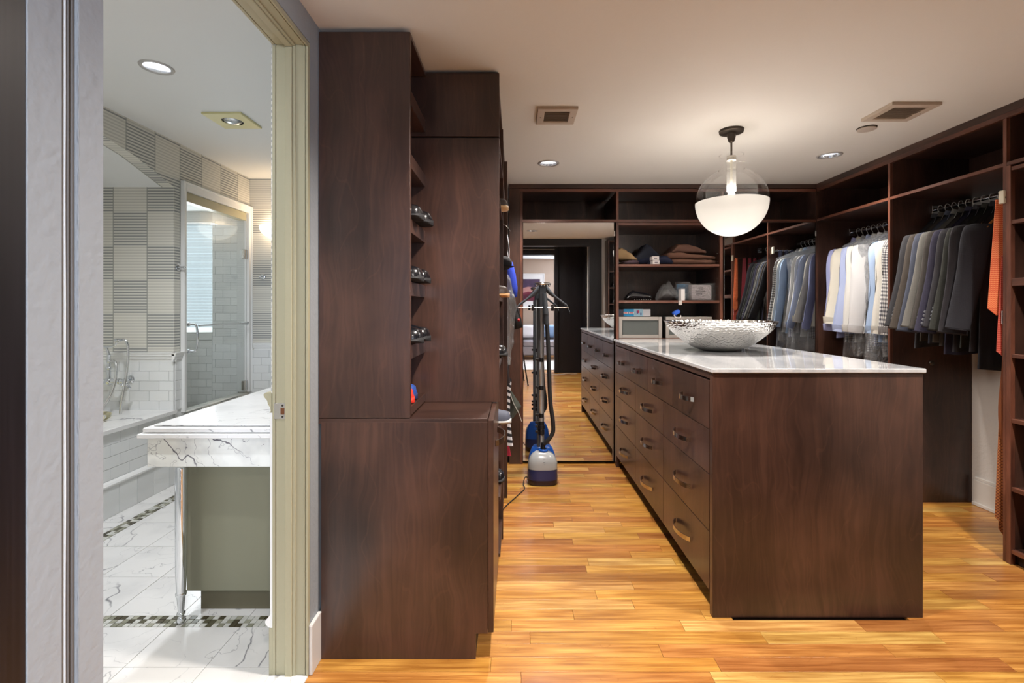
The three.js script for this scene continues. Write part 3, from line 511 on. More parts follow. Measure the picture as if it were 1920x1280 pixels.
// wall of cabinets at the back
const Zb = -BACK;
{
  const f = (px) => sx(px, BACK), g = (py) => sy(py, BACK);
  const t = thing('back_cabinet', 'built-in dark wooden upper cubbies along the back wall between the mirrors', 'cabinet', [1.3, 0, -4.43]);
  wpart(t, 'filler', cb(f(955), f(975), 0, g(353.5), Zb - .03, Zb), wood); wpart(t, 'stile', cb(f(975), f(980), 0, g(359.2), Zb - .03, Zb + .003), woodEdgeLit);
  wpart(t, 'cornice', cb(f(955), 2.6, g(353), CEIL, Zb - .5, Zb, { g: 'x' }), wood); wpart(t, 'top_edge', cb(f(975), 2.6, g(359), g(354), Zb - .02, Zb + .003, { g: 'x' }), woodEdgeLit);
  wpart(t, 'back_panel', cb(f(957), 2.6, 0, CEIL, -4.72, -4.70), wood);
  wpart(t, 'cubby_shelf', cb(f(975), 2.6, g(416.5), g(411.5), -4.7, Zb - .02, { g: 'x' }), wood); wpart(t, 'shelf_edge', cb(f(975), 2.6, g(416.5), g(411.5), Zb - .02, Zb + .002, { g: 'x' }), woodEdgeLit);
  for (const px of [977.5, 1157.5, 1355]) { wpart(t, 'divider', cb(f(px - 2.4), f(px + 2.4), g(411.5), g(359), -4.7, Zb - .02), wood); wpart(t, 'divider_edge', cb(f(px - 2.4), f(px + 2.4), g(411.5), g(359), Zb - .02, Zb + .002), woodEdgeLit); }
  wpart(t, 'side_panel', cb(2.6, 2.62, 0, CEIL, -4.7, Zb), wood);
}
{ // open shelves between the two mirrors
  const f = (px) => sx(px, BACK), g = (py) => sy(py, BACK), t = thing('open_shelving', 'dark wooden open shelves between two mirrors behind the island', 'shelves', [1.3, 1.07, -4.43]);
  for (const [a, b] of [[1155, 1160], [1349.5, 1355]]) { wpart(t, 'side', cb(f(a), f(b), g(639), g(417), -4.7, Zb - .02), wood); wpart(t, 'side_edge', cb(f(a), f(b), g(639), g(417), Zb - .02, Zb + .004), woodEdgeLit); }
  for (const [a, b, n] of [[417, 422, 'top'], [495, 499.5, 'shelf'], [563, 568, 'shelf'], [634.5, 639, 'bottom']]) { wpart(t, n, cb(f(1160), f(1349.5), g(b), g(a), -4.7, Zb - .03, { g: 'x' }), wood); wpart(t, 'shelf_edge', cb(f(1160), f(1349.5), g(b), g(a), Zb - .03, Zb - .003, { g: 'x' }), woodEdgeLit); }
  const holes = []; for (let k = 0; k < 14; k++) for (const z of [-4.2, -4.6]) holes.push(rod([f(1349), g(630) + k * .072, z], [f(1349.6), g(630) + k * .072, z], .003, 8)); wpart(t, 'shelf_pins', merge(holes), steelWire);
}
function mirrorDoor(x0, x1, y0, y1, label, lift) {
  const t = thing('mirror_door', label, 'mirror', [(x0 + x1) / 2, y0, Zb]), w = (x1 - x0) / 2, h = y1 - y0;
  part(t, 'door_panel', cb(-w, w, 0, h, -.03, -.006), kick); part(t, 'mirror_glass', cb(-w + .003, w - .003, .002, h - .002, -.006, 0, { c: .0015 }), mirrorGlass);
  part(t, 'hinge', cb(w - .004, w + .006, h - .12, h - .075, -.004, .004), alu);
  t.rotation.x = lift; return t;
}
mirrorDoor(sx(980, BACK), sx(1151.5, BACK), .022, sy(416.8, BACK), 'tall mirror door behind the floor steamer, reflecting the bedroom', .0033);
mirrorDoor(sx(1357, BACK), sx(1528.5, BACK), .022, sy(416.8, BACK), 'tall mirror door right of the open shelves, reflecting suits and shirts', .0033);
const XR = 2.6, D1 = 3.33, D2 = 2.54;
{ // wall of cabinets on the right: two hanging bays and a shelf tower
  const t = thing('right_cabinet', 'built-in dark wooden hanging bays with upper cubbies along the right wall', 'wardrobe', [2.88, 0, -3.3]);
  wpart(t, 'cornice', cb(XR + .002, 3.165, 2.378, CEIL, -4.15, -.75, { g: 'z' }), wood); wpart(t, 'top_edge', cb(XR, XR + .02, 2.352, 2.378, -4.14, -.75, { g: 'z' }), woodEdgeLit);
  wpart(t, 'cubby_shelf', cb(XR + .02, 3.165, 2.097, 2.117, -4.15, -1.5, { g: 'z' }), wood); wpart(t, 'shelf_edge', cb(XR + .0015, XR + .02, 2.097, 2.117, -4.14, -1.5, { g: 'z' }), woodEdgeLit);
  for (const d of [D1, D2]) { wpart(t, 'divider', cb(XR + .02, 3.165, 0, 2.378, -d - .02, -d), wood); wpart(t, 'divider_edge', cb(XR, XR + .02, .0, 2.351, -d - .02, -d), woodEdgeLit); }
  wpart(t, 'back_panel', cb(3.15, 3.168, 2.117, 2.378, -4.15, -1.5), wood); wpart(t, 'back_panel', cb(3.15, 3.168, 0, 2.1, -4.15, -D1), wood);
  wpart(t, 'end_panel', cb(XR + .02, 3.165, 0, 2.378, -4.17, -4.152), wood);
  wpart(t, 'socket', lathe([[0, 0], [.017, 0], [.017, .008], [.009, .012], [0, .012]], 20).rotateX(Math.PI / 2).translate(2.885, .965, -D1 + .0), bronze);
  wpart(t, 'hanging_rod', rod([2.91, 2.0, -4.14], [2.91, 2.0, -D1 - .02], .0125, 16), chrome); wpart(t, 'hanging_rod', rod([2.91, 2.025, -D1], [2.91, 2.025, -D2 - .02], .0125, 16), chrome);
  for (const [y, z] of [[2.0, -4.145], [2.025, -D1 + .006], [2.025, -D2 - .03]]) wpart(t, 'rod_socket', cb(2.885, 2.935, y - .03, y + .03, z - .006, z + .006, { c: .003 }), chrome);
  const w = thing('shelf_tower', 'dark wooden shelf tower at the right edge with narrow ties on its side', 'shelves', [2.88, 0, -2.0]);
  wpart(w, 'side', cb(XR + .02, 3.165, .0, 2.095, -2.538, -2.518), wood); wpart(w, 'side_edge', cb(XR - .004, XR + .02, 0, 2.095, -2.538, -2.515), woodEdgeLit); wpart(w, 'side', cb(XR, 3.165, 0, 2.095, -1.52, -1.5), wood); wpart(w, 'back', cb(3.15, 3.165, 0, 2.095, -2.518, -1.52), wood);
  for (const [y, h] of [[2.075, .02], [1.795, .02], [1.48, .04], [1.094, .02], [.754, .022], [.396, .022], [.07, .022]]) { wpart(w, 'shelf', cb(XR + .022, 3.15, y - h / 2, y + h / 2, -2.518, -1.52, { g: 'z' }), wood); wpart(w, 'shelf_edge', cb(XR, XR + .022, y - h / 2, y + h / 2, -2.518, -1.52, { g: 'z' }), woodEdgeLit); }
  wpart(w, 'toe_kick', cb(XR + .03, XR + .04, 0, .06, -2.518, -1.52), kick);
}
// left side: shoe cabinet A on a base cabinet, tall cabinet B behind
const XA = -.402, XB = -.072;
{
  const t = thing('base_cabinet', 'low dark wooden cabinet under the tall shoe unit, with notched toe kick', 'cabinet', [-.42, 0, -2.1]);
  const side = extrude([[WX + .013, 0], [-.152, 0], [-.152, .0985], [-.106, .0985], [-.106, .905], [WX + .013, .905]], .02, .001); wpart(t, 'side_panel', setUV(side, 'y', [2.2, 1.3]).translate(0, 0, -1.858), wood);
  wpart(t, 'top_board', cb(WX + .002, -.106, .899, .92, -2.4, -1.838, { g: 'x' }), wood); wpart(t, 'carcass', cb(WX + .016, -.11, .1, .899, -2.4, -1.858), kick); wpart(t, 'toe_kick', cb(-.162, -.152, 0, .0985, -2.4, -1.858), kick);
  const dr = wpart(t, 'door', cb(-.104, -.083, .1, .914, -2.385, -1.8395, { c: .0015 }), wood); pull(dr, [-.083, .803, -2.03], 'z', .22, 1, .012);
  const s = thing('shoe_cabinet', 'tall narrow dark wooden shoe cabinet standing on the base cabinet', 'cabinet', [-.58, .92, -2.0]);
  wpart(s, 'side_panel', cb(WX + .002, XA, .921, 2.402, -1.858, -1.838, { c: .0025, off: [.9, .1] }), wood); wpart(s, 'top_board', cb(WX + .002, XA, 2.385, 2.402, -2.16, -1.858, { g: 'z' }), wood); wpart(s, 'back_panel', cb(WX + .002, WX + .014, .921, 2.39, -2.16, -1.858), kick);
  for (const y of [2.19, 1.944, 1.692, 1.446, 1.2, .96]) wpart(s, 'shelf', cb(WX + .014, XA - .003, y - (y < 1 ? .035 : .055), y, -2.162, -1.858, { g: 'z' }), wood);
  const b = thing('tall_cabinet', 'tall dark wooden open closet beyond the shoe cabinet, along the left aisle', 'wardrobe', [-.41, 0, -3.1]);
  wpart(b, 'side_panel', cb(WX + .002, XB, .92, 2.112, -2.19, -2.166, { c: .0015, off: [.35, 2.2] }), wood); wpart(b, 'upper_side_panel', cb(WX + .002, XB, 2.119, 2.404, -2.19, -2.166, { c: .0015, off: [1.6, 3.1] }), wood);
  wpart(b, 'cornice', cb(WX + .002, XB - .004, 2.385, CEIL, -4.15, -2.19, { g: 'z' }), wood); wpart(b, 'cubby_shelf', cb(WX + .002, XB, 2.098, 2.118, -4.15, -2.19, { g: 'z' }), wood); wpart(b, 'back_panel', cb(WX + .002, WX + .014, 0, 2.385, -4.15, -2.405), wood);
  for (const d of [2.79, 3.4]) wpart(b, 'divider', cb(WX + .014, d > 3 ? -.056 : -.07, 0, 2.385, -d - .02, -d), wood);
  for (const y of [1.875, 1.40, 1.08, .735, .40]) { const z = y < .92 ? -2.405 : -2.19; wpart(b, 'shelf', cb(WX + .014, XB - .002, y - .02, y, -2.79, z, { g: 'z' }), wood); }
  wpart(b, 'shelf', cb(WX + .014, XB - .002, .1, .12, -3.4, -2.4, { g: 'z' }), wood); wpart(b, 'hanging_rod', rod([-.36, 1.98, -3.42], [-.36, 1.98, -4.14], .0125), chrome); wpart(b, 'hanging_rod', rod([-.36, 1.03, -3.42], [-.36, 1.03, -4.14], .0125), chrome); wpart(b, 'hanging_rod', rod([-.36, 1.98, -2.81], [-.36, 1.98, -3.4], .0125), chrome);
}
{ // shoe shelves on the front wall, seen in the mirror
  const s = thing('shoe_shelf', 'dark wooden shoe shelves by the entry, seen in the tall mirror', 'shelves', [1.75, 0, -.87]);
  for (const x of [1.41, 2.08]) wpart(s, 'side', cb(x, x + .02, 0, 2.38, -1.0, -.72), wood);
  for (const y of [.1, .4, .65, .9, 1.15, 1.4, 1.65, 1.9, 2.36]) wpart(s, 'shelf', cb(1.43, 2.08, y - .02, y, -1.0, -.72, { g: 'x' }), wood);
  wpart(s, 'back', cb(1.43, 2.08, 0, 2.38, -.735, -.72), kick);
}
// ---------------------------------------------------------------- ceiling things of the closet
{ // globe pendant
  const x = 1.306, z = -2.9, cy = 1.985, R = .206, t = thing('pendant_lamp', 'glass globe pendant with frosted lower half over the island', 'pendant lamp', [x, CEIL, z]);
  const yo = cy - CEIL;
  part(t, 'canopy', lathe([[0, 0], [.07, 0], [.071, -.005], [.066, -.008], [.069, -.012], [.068, -.017], [.03, -.021], [0, -.021]], 40), bronze);
  part(t, 'cup', lathe([[.026, -.02], [.024, -.045], [.017, -.07], [.008, -.076], [0, -.077]], 24), bronze); part(t, 'stem', rod([0, -.07, 0], [0, yo + R + .075, 0], .0058, 12), bronze);
  const up = []; up.push([.068, yo + R + .077], [.0685, yo + R + .03], [.069, yo + R * .935]); for (let i = 1; i <= 20; i++) { const a = lerp(Math.asin(.069 / R), Math.PI / 2, i / 20); up.push([R * Math.sin(a), yo + R * Math.cos(a)]); }
  part(t, 'clear_globe', lathe(up.reverse(), 64), clearGlass); part(t, 'neck_lip', new THREE.TorusGeometry(.068, .0022, 8, 48).rotateX(Math.PI / 2).translate(0, yo + R + .077, 0), clearGlass);
  const low = []; for (let i = 0; i <= 24; i++) { const a = Math.PI / 2 + i / 24 * Math.PI / 2; low.push([Math.max(0, R * Math.sin(a)), yo + R * Math.cos(a)]); }
  part(t, 'frosted_bowl', lathe(low.reverse(), 64), frostGlow);
  part(t, 'inner_cylinder', new THREE.CylinderGeometry(.027, .027, .2, 28, 1, true).translate(0, yo + R - .04, 0), phys({ color: 0xf2f2f0, transmission: .85, thickness: 0, roughness: .15, side: THREE.DoubleSide }));
  part(t, 'socket', rod([0, yo + R + .07, 0], [0, yo + R + .045, 0], .027, 24), solid(0xdedbd3, .35)); part(t, 'lamp_holder', rod([0, yo + R + .06, 0], [0, yo + .07, 0], .007, 12), solid(0xd8d2c4, .4));
  part(t, 'bulb', ball(.021, [0, yo + .045, 0], 20, 14), bulbGlow); part(t, 'set_screw', rod([.04, yo + R + .04, .0], [.082, yo + R + .041, 0], .0018, 8), chrome);
  pointLight(NEUTRAL, POWER.pendant * 6.5, [x, cy + .045, z], .02); pointLight(NEUTRAL, POWER.pendant, [x, cy - .035, z], .03); spotLight(NEUTRAL, 6, [x, cy - .222, z], 1.5, 1, .1);
}
const ventPaint = solid(0xb3a392, .5), ventDark = solid(0x2e251d, .8);
function vent(at, w, l, label, along) {                              // slats run along x
  const t = thing('ceiling_vent', label, 'vent', at);
  const hole = new THREE.Path(); const a = w / 2 - .034, b = l / 2 - .03; hole.moveTo(-a, -b); hole.lineTo(-a, b); hole.lineTo(a, b); hole.lineTo(a, -b); hole.closePath();
  const fr = extrude([[-w / 2, -l / 2], [w / 2, -l / 2], [w / 2, l / 2], [-w / 2, l / 2]], .012, .003, [hole]); fr.rotateX(Math.PI / 2).translate(0, -.002, 0);
  part(t, 'frame', fr, ventPaint); part(t, 'duct', merge([cb(-a, a, .12, .124, -b, b), cb(-a, -a + .003, 0, .12, -b, b), cb(a - .003, a, 0, .12, -b, b), cb(-a, a, 0, .12, -b, -b + .003), cb(-a, a, 0, .12, b - .003, b)]), alu);
  const n = along; for (let i = 0; i < n; i++) { const s = cb(-a, a, -.0008, .0008, -.0085, .0085, { c: .0004 }); s.rotateX(.75).translate(0, -.0105, -b + (i + .5) * 2 * b / n); part(t, 'slat', s, ventPaint); }
  for (const e of [-1, 1]) part(t, 'screw', ball(.0028, [e * (w / 2 - .016), -.0165, 0], 8, 6), ventDark);
}
vent([sx(1043, 2.67), CEIL, -2.665], .21, .21, 'rectangular beige ceiling vent near the left aisle', 7);
vent([sx(1686, 2.62), CEIL, -2.615], .255, .22, 'rectangular beige ceiling vent near the right cabinets', 9);
{ const t = thing('cover_plate', 'small round beige cover plate on ceiling beside the right vent', 'cover plate', [sx(1624, 2.87), CEIL, -2.865]); part(t, 'plate', lathe([[0, -.012], [.048, -.012], [.05, -.009], [.046, -.003], [.046, 0]], 36), solid(0xb9ac9f, .5)); part(t, 'gasket', lathe([[.05, -.006], [.052, 0]], 36), ventDark); }

// ---------------------------------------------------------------- clothes
// A garment hangs with its hook point at the origin; its plane is x-y, its front faces +z.
function garment(o) {
  const t = thing(o.name, o.label, o.category, o.at, o.group); t.rotation.y = o.yaw || 0;
  const { len, sh, hem, th, mat } = o, slope = o.slope ?? .36, s0 = o.seed ?? 1, drop = o.drop ?? .095;
  const top = x => -drop - slope * Math.max(0, Math.abs(x) - .055) - .35 * Math.pow(Math.max(0, Math.abs(x) - sh + .05), 2) * 10;
  const body = grid(40, 18, (u, v) => {
    const a = u * Math.PI * 2, c = Math.cos(a), s = Math.sin(a), w = sh * (1 - .07 * Math.sin(v * Math.PI)) + (hem - sh) * v, x = w * Math.sign(c) * Math.pow(Math.abs(c), .7);
    const k = smooth(0, .1, v), fold = Math.sin(x * 46 + s0 * 3 + v * 2) * .006 * v + Math.sin(x * 21 - s0 + v * 3) * .006 * v;
    const z = Math.sign(s) * Math.pow(Math.abs(s), .75) * (th * k + .006 * (1 - k)) + fold;
    return [x, lerp(top(x), -len + .012 * Math.sin(x * 9 + s0), v), z, x + (s < 0 ? 1 : 0), v * len];
  }, { closeU: true });
  part(t, 'body', body, mat);
  part(t, 'hem', grid(24, 1, (u, v) => { const a = u * Math.PI * 2, x = hem * .97 * v * Math.cos(a); return [x, -len + .004 + .012 * Math.sin(x * 9 + s0), th * .8 * v * Math.sin(a)]; }), mat);
  if (o.sleeve) for (const e of [-1, 1]) {
    const S0 = o.sleeve, S = { ...S0, out: e < 0 ? S0.out : -.045 }, a = S.a, b = e < 0 ? S.b : S.b * .7, ph = S.phi, sd = S.long[e < 0 ? 0 : 1];
    const ctr = new THREE.CatmullRomCurve3([V3(e * (sh - .03), top(sh) + .02, 0), V3(e * (sh + .012), top(sh) - .045, S.fwd * .1), V3(e * (sh + S.out * .4), top(sh) - sd * .45, S.fwd * .5), V3(e * (sh + S.out), top(sh) - sd, S.fwd)]);
    const sl = grid(20, 16, (u, v) => {
      const p = ctr.getPoint(v), q = u * Math.PI * 2, bb = b * lerp(1.12, .8, v) * smooth(-.12, .1, v), aa = a * lerp(1.15, .9, v) + .0025 * Math.sin(v * 24 + s0 * 2 + u * 6), r = e * ph, cx = Math.cos(q) * bb, cz = Math.sin(q) * aa;
      const wob = S.wob ? S.wob * Math.sin(v * 9 + s0) * (u < .5 ? 1 : -1) * .4 : 0;
      return [p.x - e * (cx * Math.cos(ph)) - e * cz * Math.sin(ph) * -1 + r * 0, p.y + (v > .97 ? 0 : 0) - cx * .12, p.z + cx * Math.sin(ph) + cz * Math.cos(ph) + wob, u * .34, v * sd];
    }, { closeU: true });
    const sp = part(t, 'sleeve', sl, mat);
    const end = ctr.getPoint(1), w = V3(-e * Math.cos(ph), -.12, Math.sin(ph)), n = V3(e * Math.sin(ph), 0, Math.cos(ph));
    part(sp, 'cuff', grid(16, 3, (u, v) => { const q = u * Math.PI * 2, k = v < .34 ? 1.06 : v < .67 ? 1.0 : .05, bb = b * .84 * k, aa = a * .95 * k, up = v < .34 ? (S.cuff || .006) : 0; return [end.x + w.x * Math.cos(q) * bb + n.x * Math.sin(q) * aa, end.y + w.y * Math.cos(q) * bb + up, end.z + w.z * Math.cos(q) * bb + n.z * Math.sin(q) * aa]; }), o.cuffMat || mat);
    if (S.buttons && e < 0) for (let i = 0; i < S.buttons; i++) {
      const f = .945 - i * .022, p = ctr.getPoint(f).add(w.clone().multiplyScalar(b * (o.buttonShift ?? -.38))).add(n.clone().multiplyScalar(a * .95 + .006));
      const g = new THREE.CylinderGeometry(.0082, .0088, .004, 14).applyQuaternion(new THREE.Quaternion().setFromUnitVectors(V3(0, 1, 0), n)).translate(p.x, p.y, p.z); part(sp, 'button', g, S.buttonMat);
    }
  }
  if (o.collar) part(t, 'collar', grid(24, 4, (u, v) => { const a = u * Math.PI * 2, r = lerp(.075, .06, v), y = -drop + .002 + v * o.collar; return [r * Math.cos(a), y - .012 * Math.max(0, Math.sin(a)), .03 * Math.sin(a)]; }, { closeU: true }), mat);
  if (o.lapel) for (const e of [-1, 1]) { const g = extrude([[e * .055, -drop + .01], [e * .105, -drop - .09], [e * .085, -drop - .12], [e * .02, -drop - .36], [0, -drop - .36], [e * .015, -drop - .02]].sort(() => 0), .003, .001); g.computeVertexNormals(); part(t, 'lapel', setUV(g).translate(0, 0, th + .001), mat); }
  return t;
}
const hookWire = std({ color: 0xd9d8d2, metalness: .35, roughness: .3 });
function hanger(at, yaw, kind, label, group, w = .2, y0 = -.106, sl = .42) {               // hook over a rod at the origin
  const t = thing('clothes_hanger', label, 'hanger', at, group); t.rotation.y = yaw;
  const hook = []; for (let i = 0; i <= 12; i++) { const a = -.5 + i / 12 * (Math.PI + .5); hook.push([.019 * Math.cos(a) , .0 + .019 * Math.sin(a), 0]); } hook.push([-.02, -.014, 0], [-.008, -.036, 0], [0, -.056, 0], [0, -.092, 0]);
  part(t, 'hook', tube(hook, .0019, 40, 6), hookWire);
  if (kind === 'wire') part(t, 'shoulders', tube([[-w, -.155, 0], [-.1, -.12, 0], [-.012, -.096, 0], [0, -.092, 0], [.012, -.096, 0], [.1, -.12, 0], [w, -.155, 0]], .0016, 40, 6), steelWire);
  else part(t, 'shoulders', grid(28, 10, (u, v) => { const x = (u * 2 - 1) * w, a = v * Math.PI * 2, h = .011 * (1 - .5 * Math.abs(u * 2 - 1)), cy = y0 - sl * Math.max(0, Math.abs(x) - .03); return [x, cy + h * Math.cos(a), .009 * Math.sin(a) + .02 * Math.pow(Math.abs(u * 2 - 1), 2)]; }, {}), kind === 'wood' ? solid(0xb0703a, .35) : plasticBlack);
  return t;
}
const ROD2 = [2.91, 2.025];
{ // suit jackets
  const btn = solid(0xa9afb8, .25), btn2 = solid(0x8e9096, .3);
  const S = [
    [3.268, 0x343438, 'charcoal suit jacket hung farthest back, beside the wooden divider', .82, btn], [3.218, 0x48413a, 'taupe grey-brown suit jacket, second from the wooden divider', .78, 0],
    [3.172, 0x494f5f, 'slate blue suit jacket between the taupe and the pale grey jackets', .80, btn2], [3.126, 0x6f6e69, 'pale grey suit jacket, lightest on the rod', .79, 0],
    [3.08, 0x44403c, 'brown-grey suit jacket just in front of the pale grey one', .8, btn2], [3.034, 0x323044, 'deep navy-violet suit jacket in the middle of the rod', .84, btn2],
    [2.985, 0x302f34, 'dark charcoal jacket with four shiny cuff buttons, fourth from the orange tie', .82, btn], [2.935, 0x2e302b, 'dark olive-grey suit jacket, third from the orange tie', .8, 0],
    [2.885, 0x28262b, 'black-brown jacket whose cuff buttons face the room, second from the orange tie', .83, btn2], [2.83, 0x23242b, 'very dark navy jacket hung nearest, right beside the orange tie', .93, 0]];
  S.forEach(([d, hex, label, len, b], i) => {
    const y = .06 - i * .012, wide = i === 8 ? .036 : 0;
    garment({ name: 'suit_jacket', label, category: 'jacket', group: 'suit jackets on the right rod', at: [ROD2[0] + (i - 5) * .003, ROD2[1] - .0, -d], yaw: y + .12, len: len + .12, sh: .205, hem: .215, th: .017, mat: cloth(hex, { roughness: .85 }), slope: .86, drop: .068, seed: i + 1, sleeve: { a: .0145, b: i === 8 ? .088 : .068, phi: i === 8 ? .4 : .6, out: .185 - i * .005 + (i % 2) * .012, fwd: i === 8 ? .03 : .015, long: [.60 + (i % 3) * .014, .56], cuff: .01, buttons: b ? 4 : 0, buttonMat: b || undefined }, collar: .03, lapel: true, buttonShift: i === 8 ? .05 : -.38 });
    hanger([ROD2[0] + (i - 5) * .003, ROD2[1], -d], y + .12, i > 6 ? 'wood' : 'black', ['hanger of the charcoal jacket by the divider', 'hanger of the taupe jacket', 'hanger of the slate blue jacket', 'hanger of the pale grey jacket', 'hanger of the brown-grey jacket', 'hanger of the navy-violet jacket', 'hanger of the charcoal jacket with four shiny buttons', 'orange wooden hanger of the olive-grey jacket', 'orange wooden hanger of the black-brown jacket', 'orange wooden hanger of the nearest dark navy jacket'][i], 'hangers of the suit jackets', .18, -.086, .84);
  });
  // an empty black plastic trouser hanger by the orange tie
  hanger([ROD2[0], ROD2[1], -2.755], .2, 'black', 'empty glossy black plastic hanger between the nearest jacket and the orange tie', 'hangers of the suit jackets', .2);
}
const ROD1 = [2.91, 2.0];
{ // shirts, some in dry-cleaning film
  const check = gingham([38, 44, 84], [232, 233, 236]), checkGrey = gingham([62, 62, 70], [212, 211, 208]);
  const S = [
    [4.055, 0x9ea4d0, 'lavender blue dress shirt hung farthest back, next to the mirror door', .86, 1, 0], [3.995, 0xd3cfc2, 'cream dress shirt with its sleeve bent outward, next to the lavender shirt', .78, 1, 0],
    [3.94, checkGrey, 'grey patterned shirt crumpled inside clear film behind the light blue sleeve', .88, 0, 1], [3.885, 0xa2aed0, 'light blue dress shirt with folded cuff between two white shirts', .8, 1, 0],
    [3.825, 0xd2d1cd, 'white dress shirt with long plain sleeve, in front of the light blue one', .86, 1, 1], [3.765, 0xcfcfd0, 'white dress shirt under shiny clear film, second from the gingham shirts', .84, 1, 1],
    [3.70, checkGrey, 'grey gingham shirt in clear film behind the navy gingham shirt', .94, 0, 1], [3.635, check, 'navy and white gingham shirt hung nearest the divider', .9, 0, 1],
    [3.575, 0x9fb4d2, 'pale blue shirt behind the divider, seen in the right mirror', .86, 1, 0], [3.515, 0xd2cfc6, 'ivory shirt behind the divider, seen in the right mirror', .84, 1, 1], [3.45, checkGrey, 'dark dotted shirt in film nearest the navy ties, seen in the mirror', .92, 1, 1]];
  S.forEach(([d, m, label, len, slv, bag], i) => {
    const mat = typeof m === 'number' ? cloth(m, { roughness: .8 }) : m, at = [ROD1[0] - .01, ROD1[1], -d], yaw = .2;
    garment({ name: 'dress_shirt', label, category: 'shirt', group: 'shirts on the far rod', at, yaw, len: len + .05, sh: .212, hem: .228, th: .019, mat, slope: .5, seed: i + 3, sleeve: slv ? { a: .013, b: .062, phi: .62, out: i === 1 || i === 3 ? .13 : .085, fwd: .02, long: [i === 1 ? .6 : .66, .6], cuff: .055, wob: .02 } : null, collar: .035 });
    hanger([at[0], ROD1[1], -d], yaw, 'wire', `wire hanger holding the ${['lavender', 'cream', 'crumpled grey patterned', 'light blue', 'plain white', 'film-wrapped white', 'grey gingham', 'navy gingham', 'pale blue mirrored', 'ivory mirrored', 'dark dotted mirrored'][i]} shirt`, 'wire hangers of the shirts', .2);
    if (bag) {
      const b = thing('garment_film', `clear dry-cleaning film over the ${['', '', 'crumpled grey patterned', '', 'plain white', 'shiny white', 'grey gingham', 'navy gingham', '', 'ivory', 'dark dotted'][i]} shirt`, 'plastic bag', at, 'films over the shirts'); b.rotation.y = yaw;
      part(b, 'film_sheet', grid(60, 40, (u, v) => { const a = u * Math.PI * 2, c = Math.cos(a), s = Math.sin(a), L = len + .17, w = .25 * (1 - .1 * Math.sin(v * 3)) , x = w * Math.sign(c) * Math.pow(Math.abs(c), .6), k = smooth(0, .12, v), n = fbm(u * 14, v * 9, 14, 9, 200 + i, 3) - .5; return [x + n * .03 * k, lerp(-.06 - .4 * Math.max(0, Math.abs(x) - .03), -L + n * .04, v), Math.sign(s) * Math.pow(Math.abs(s), .7) * (.027 * k + .006) + n * .022 * k, u, v]; }, { closeU: true }), film);
    }
  });
}
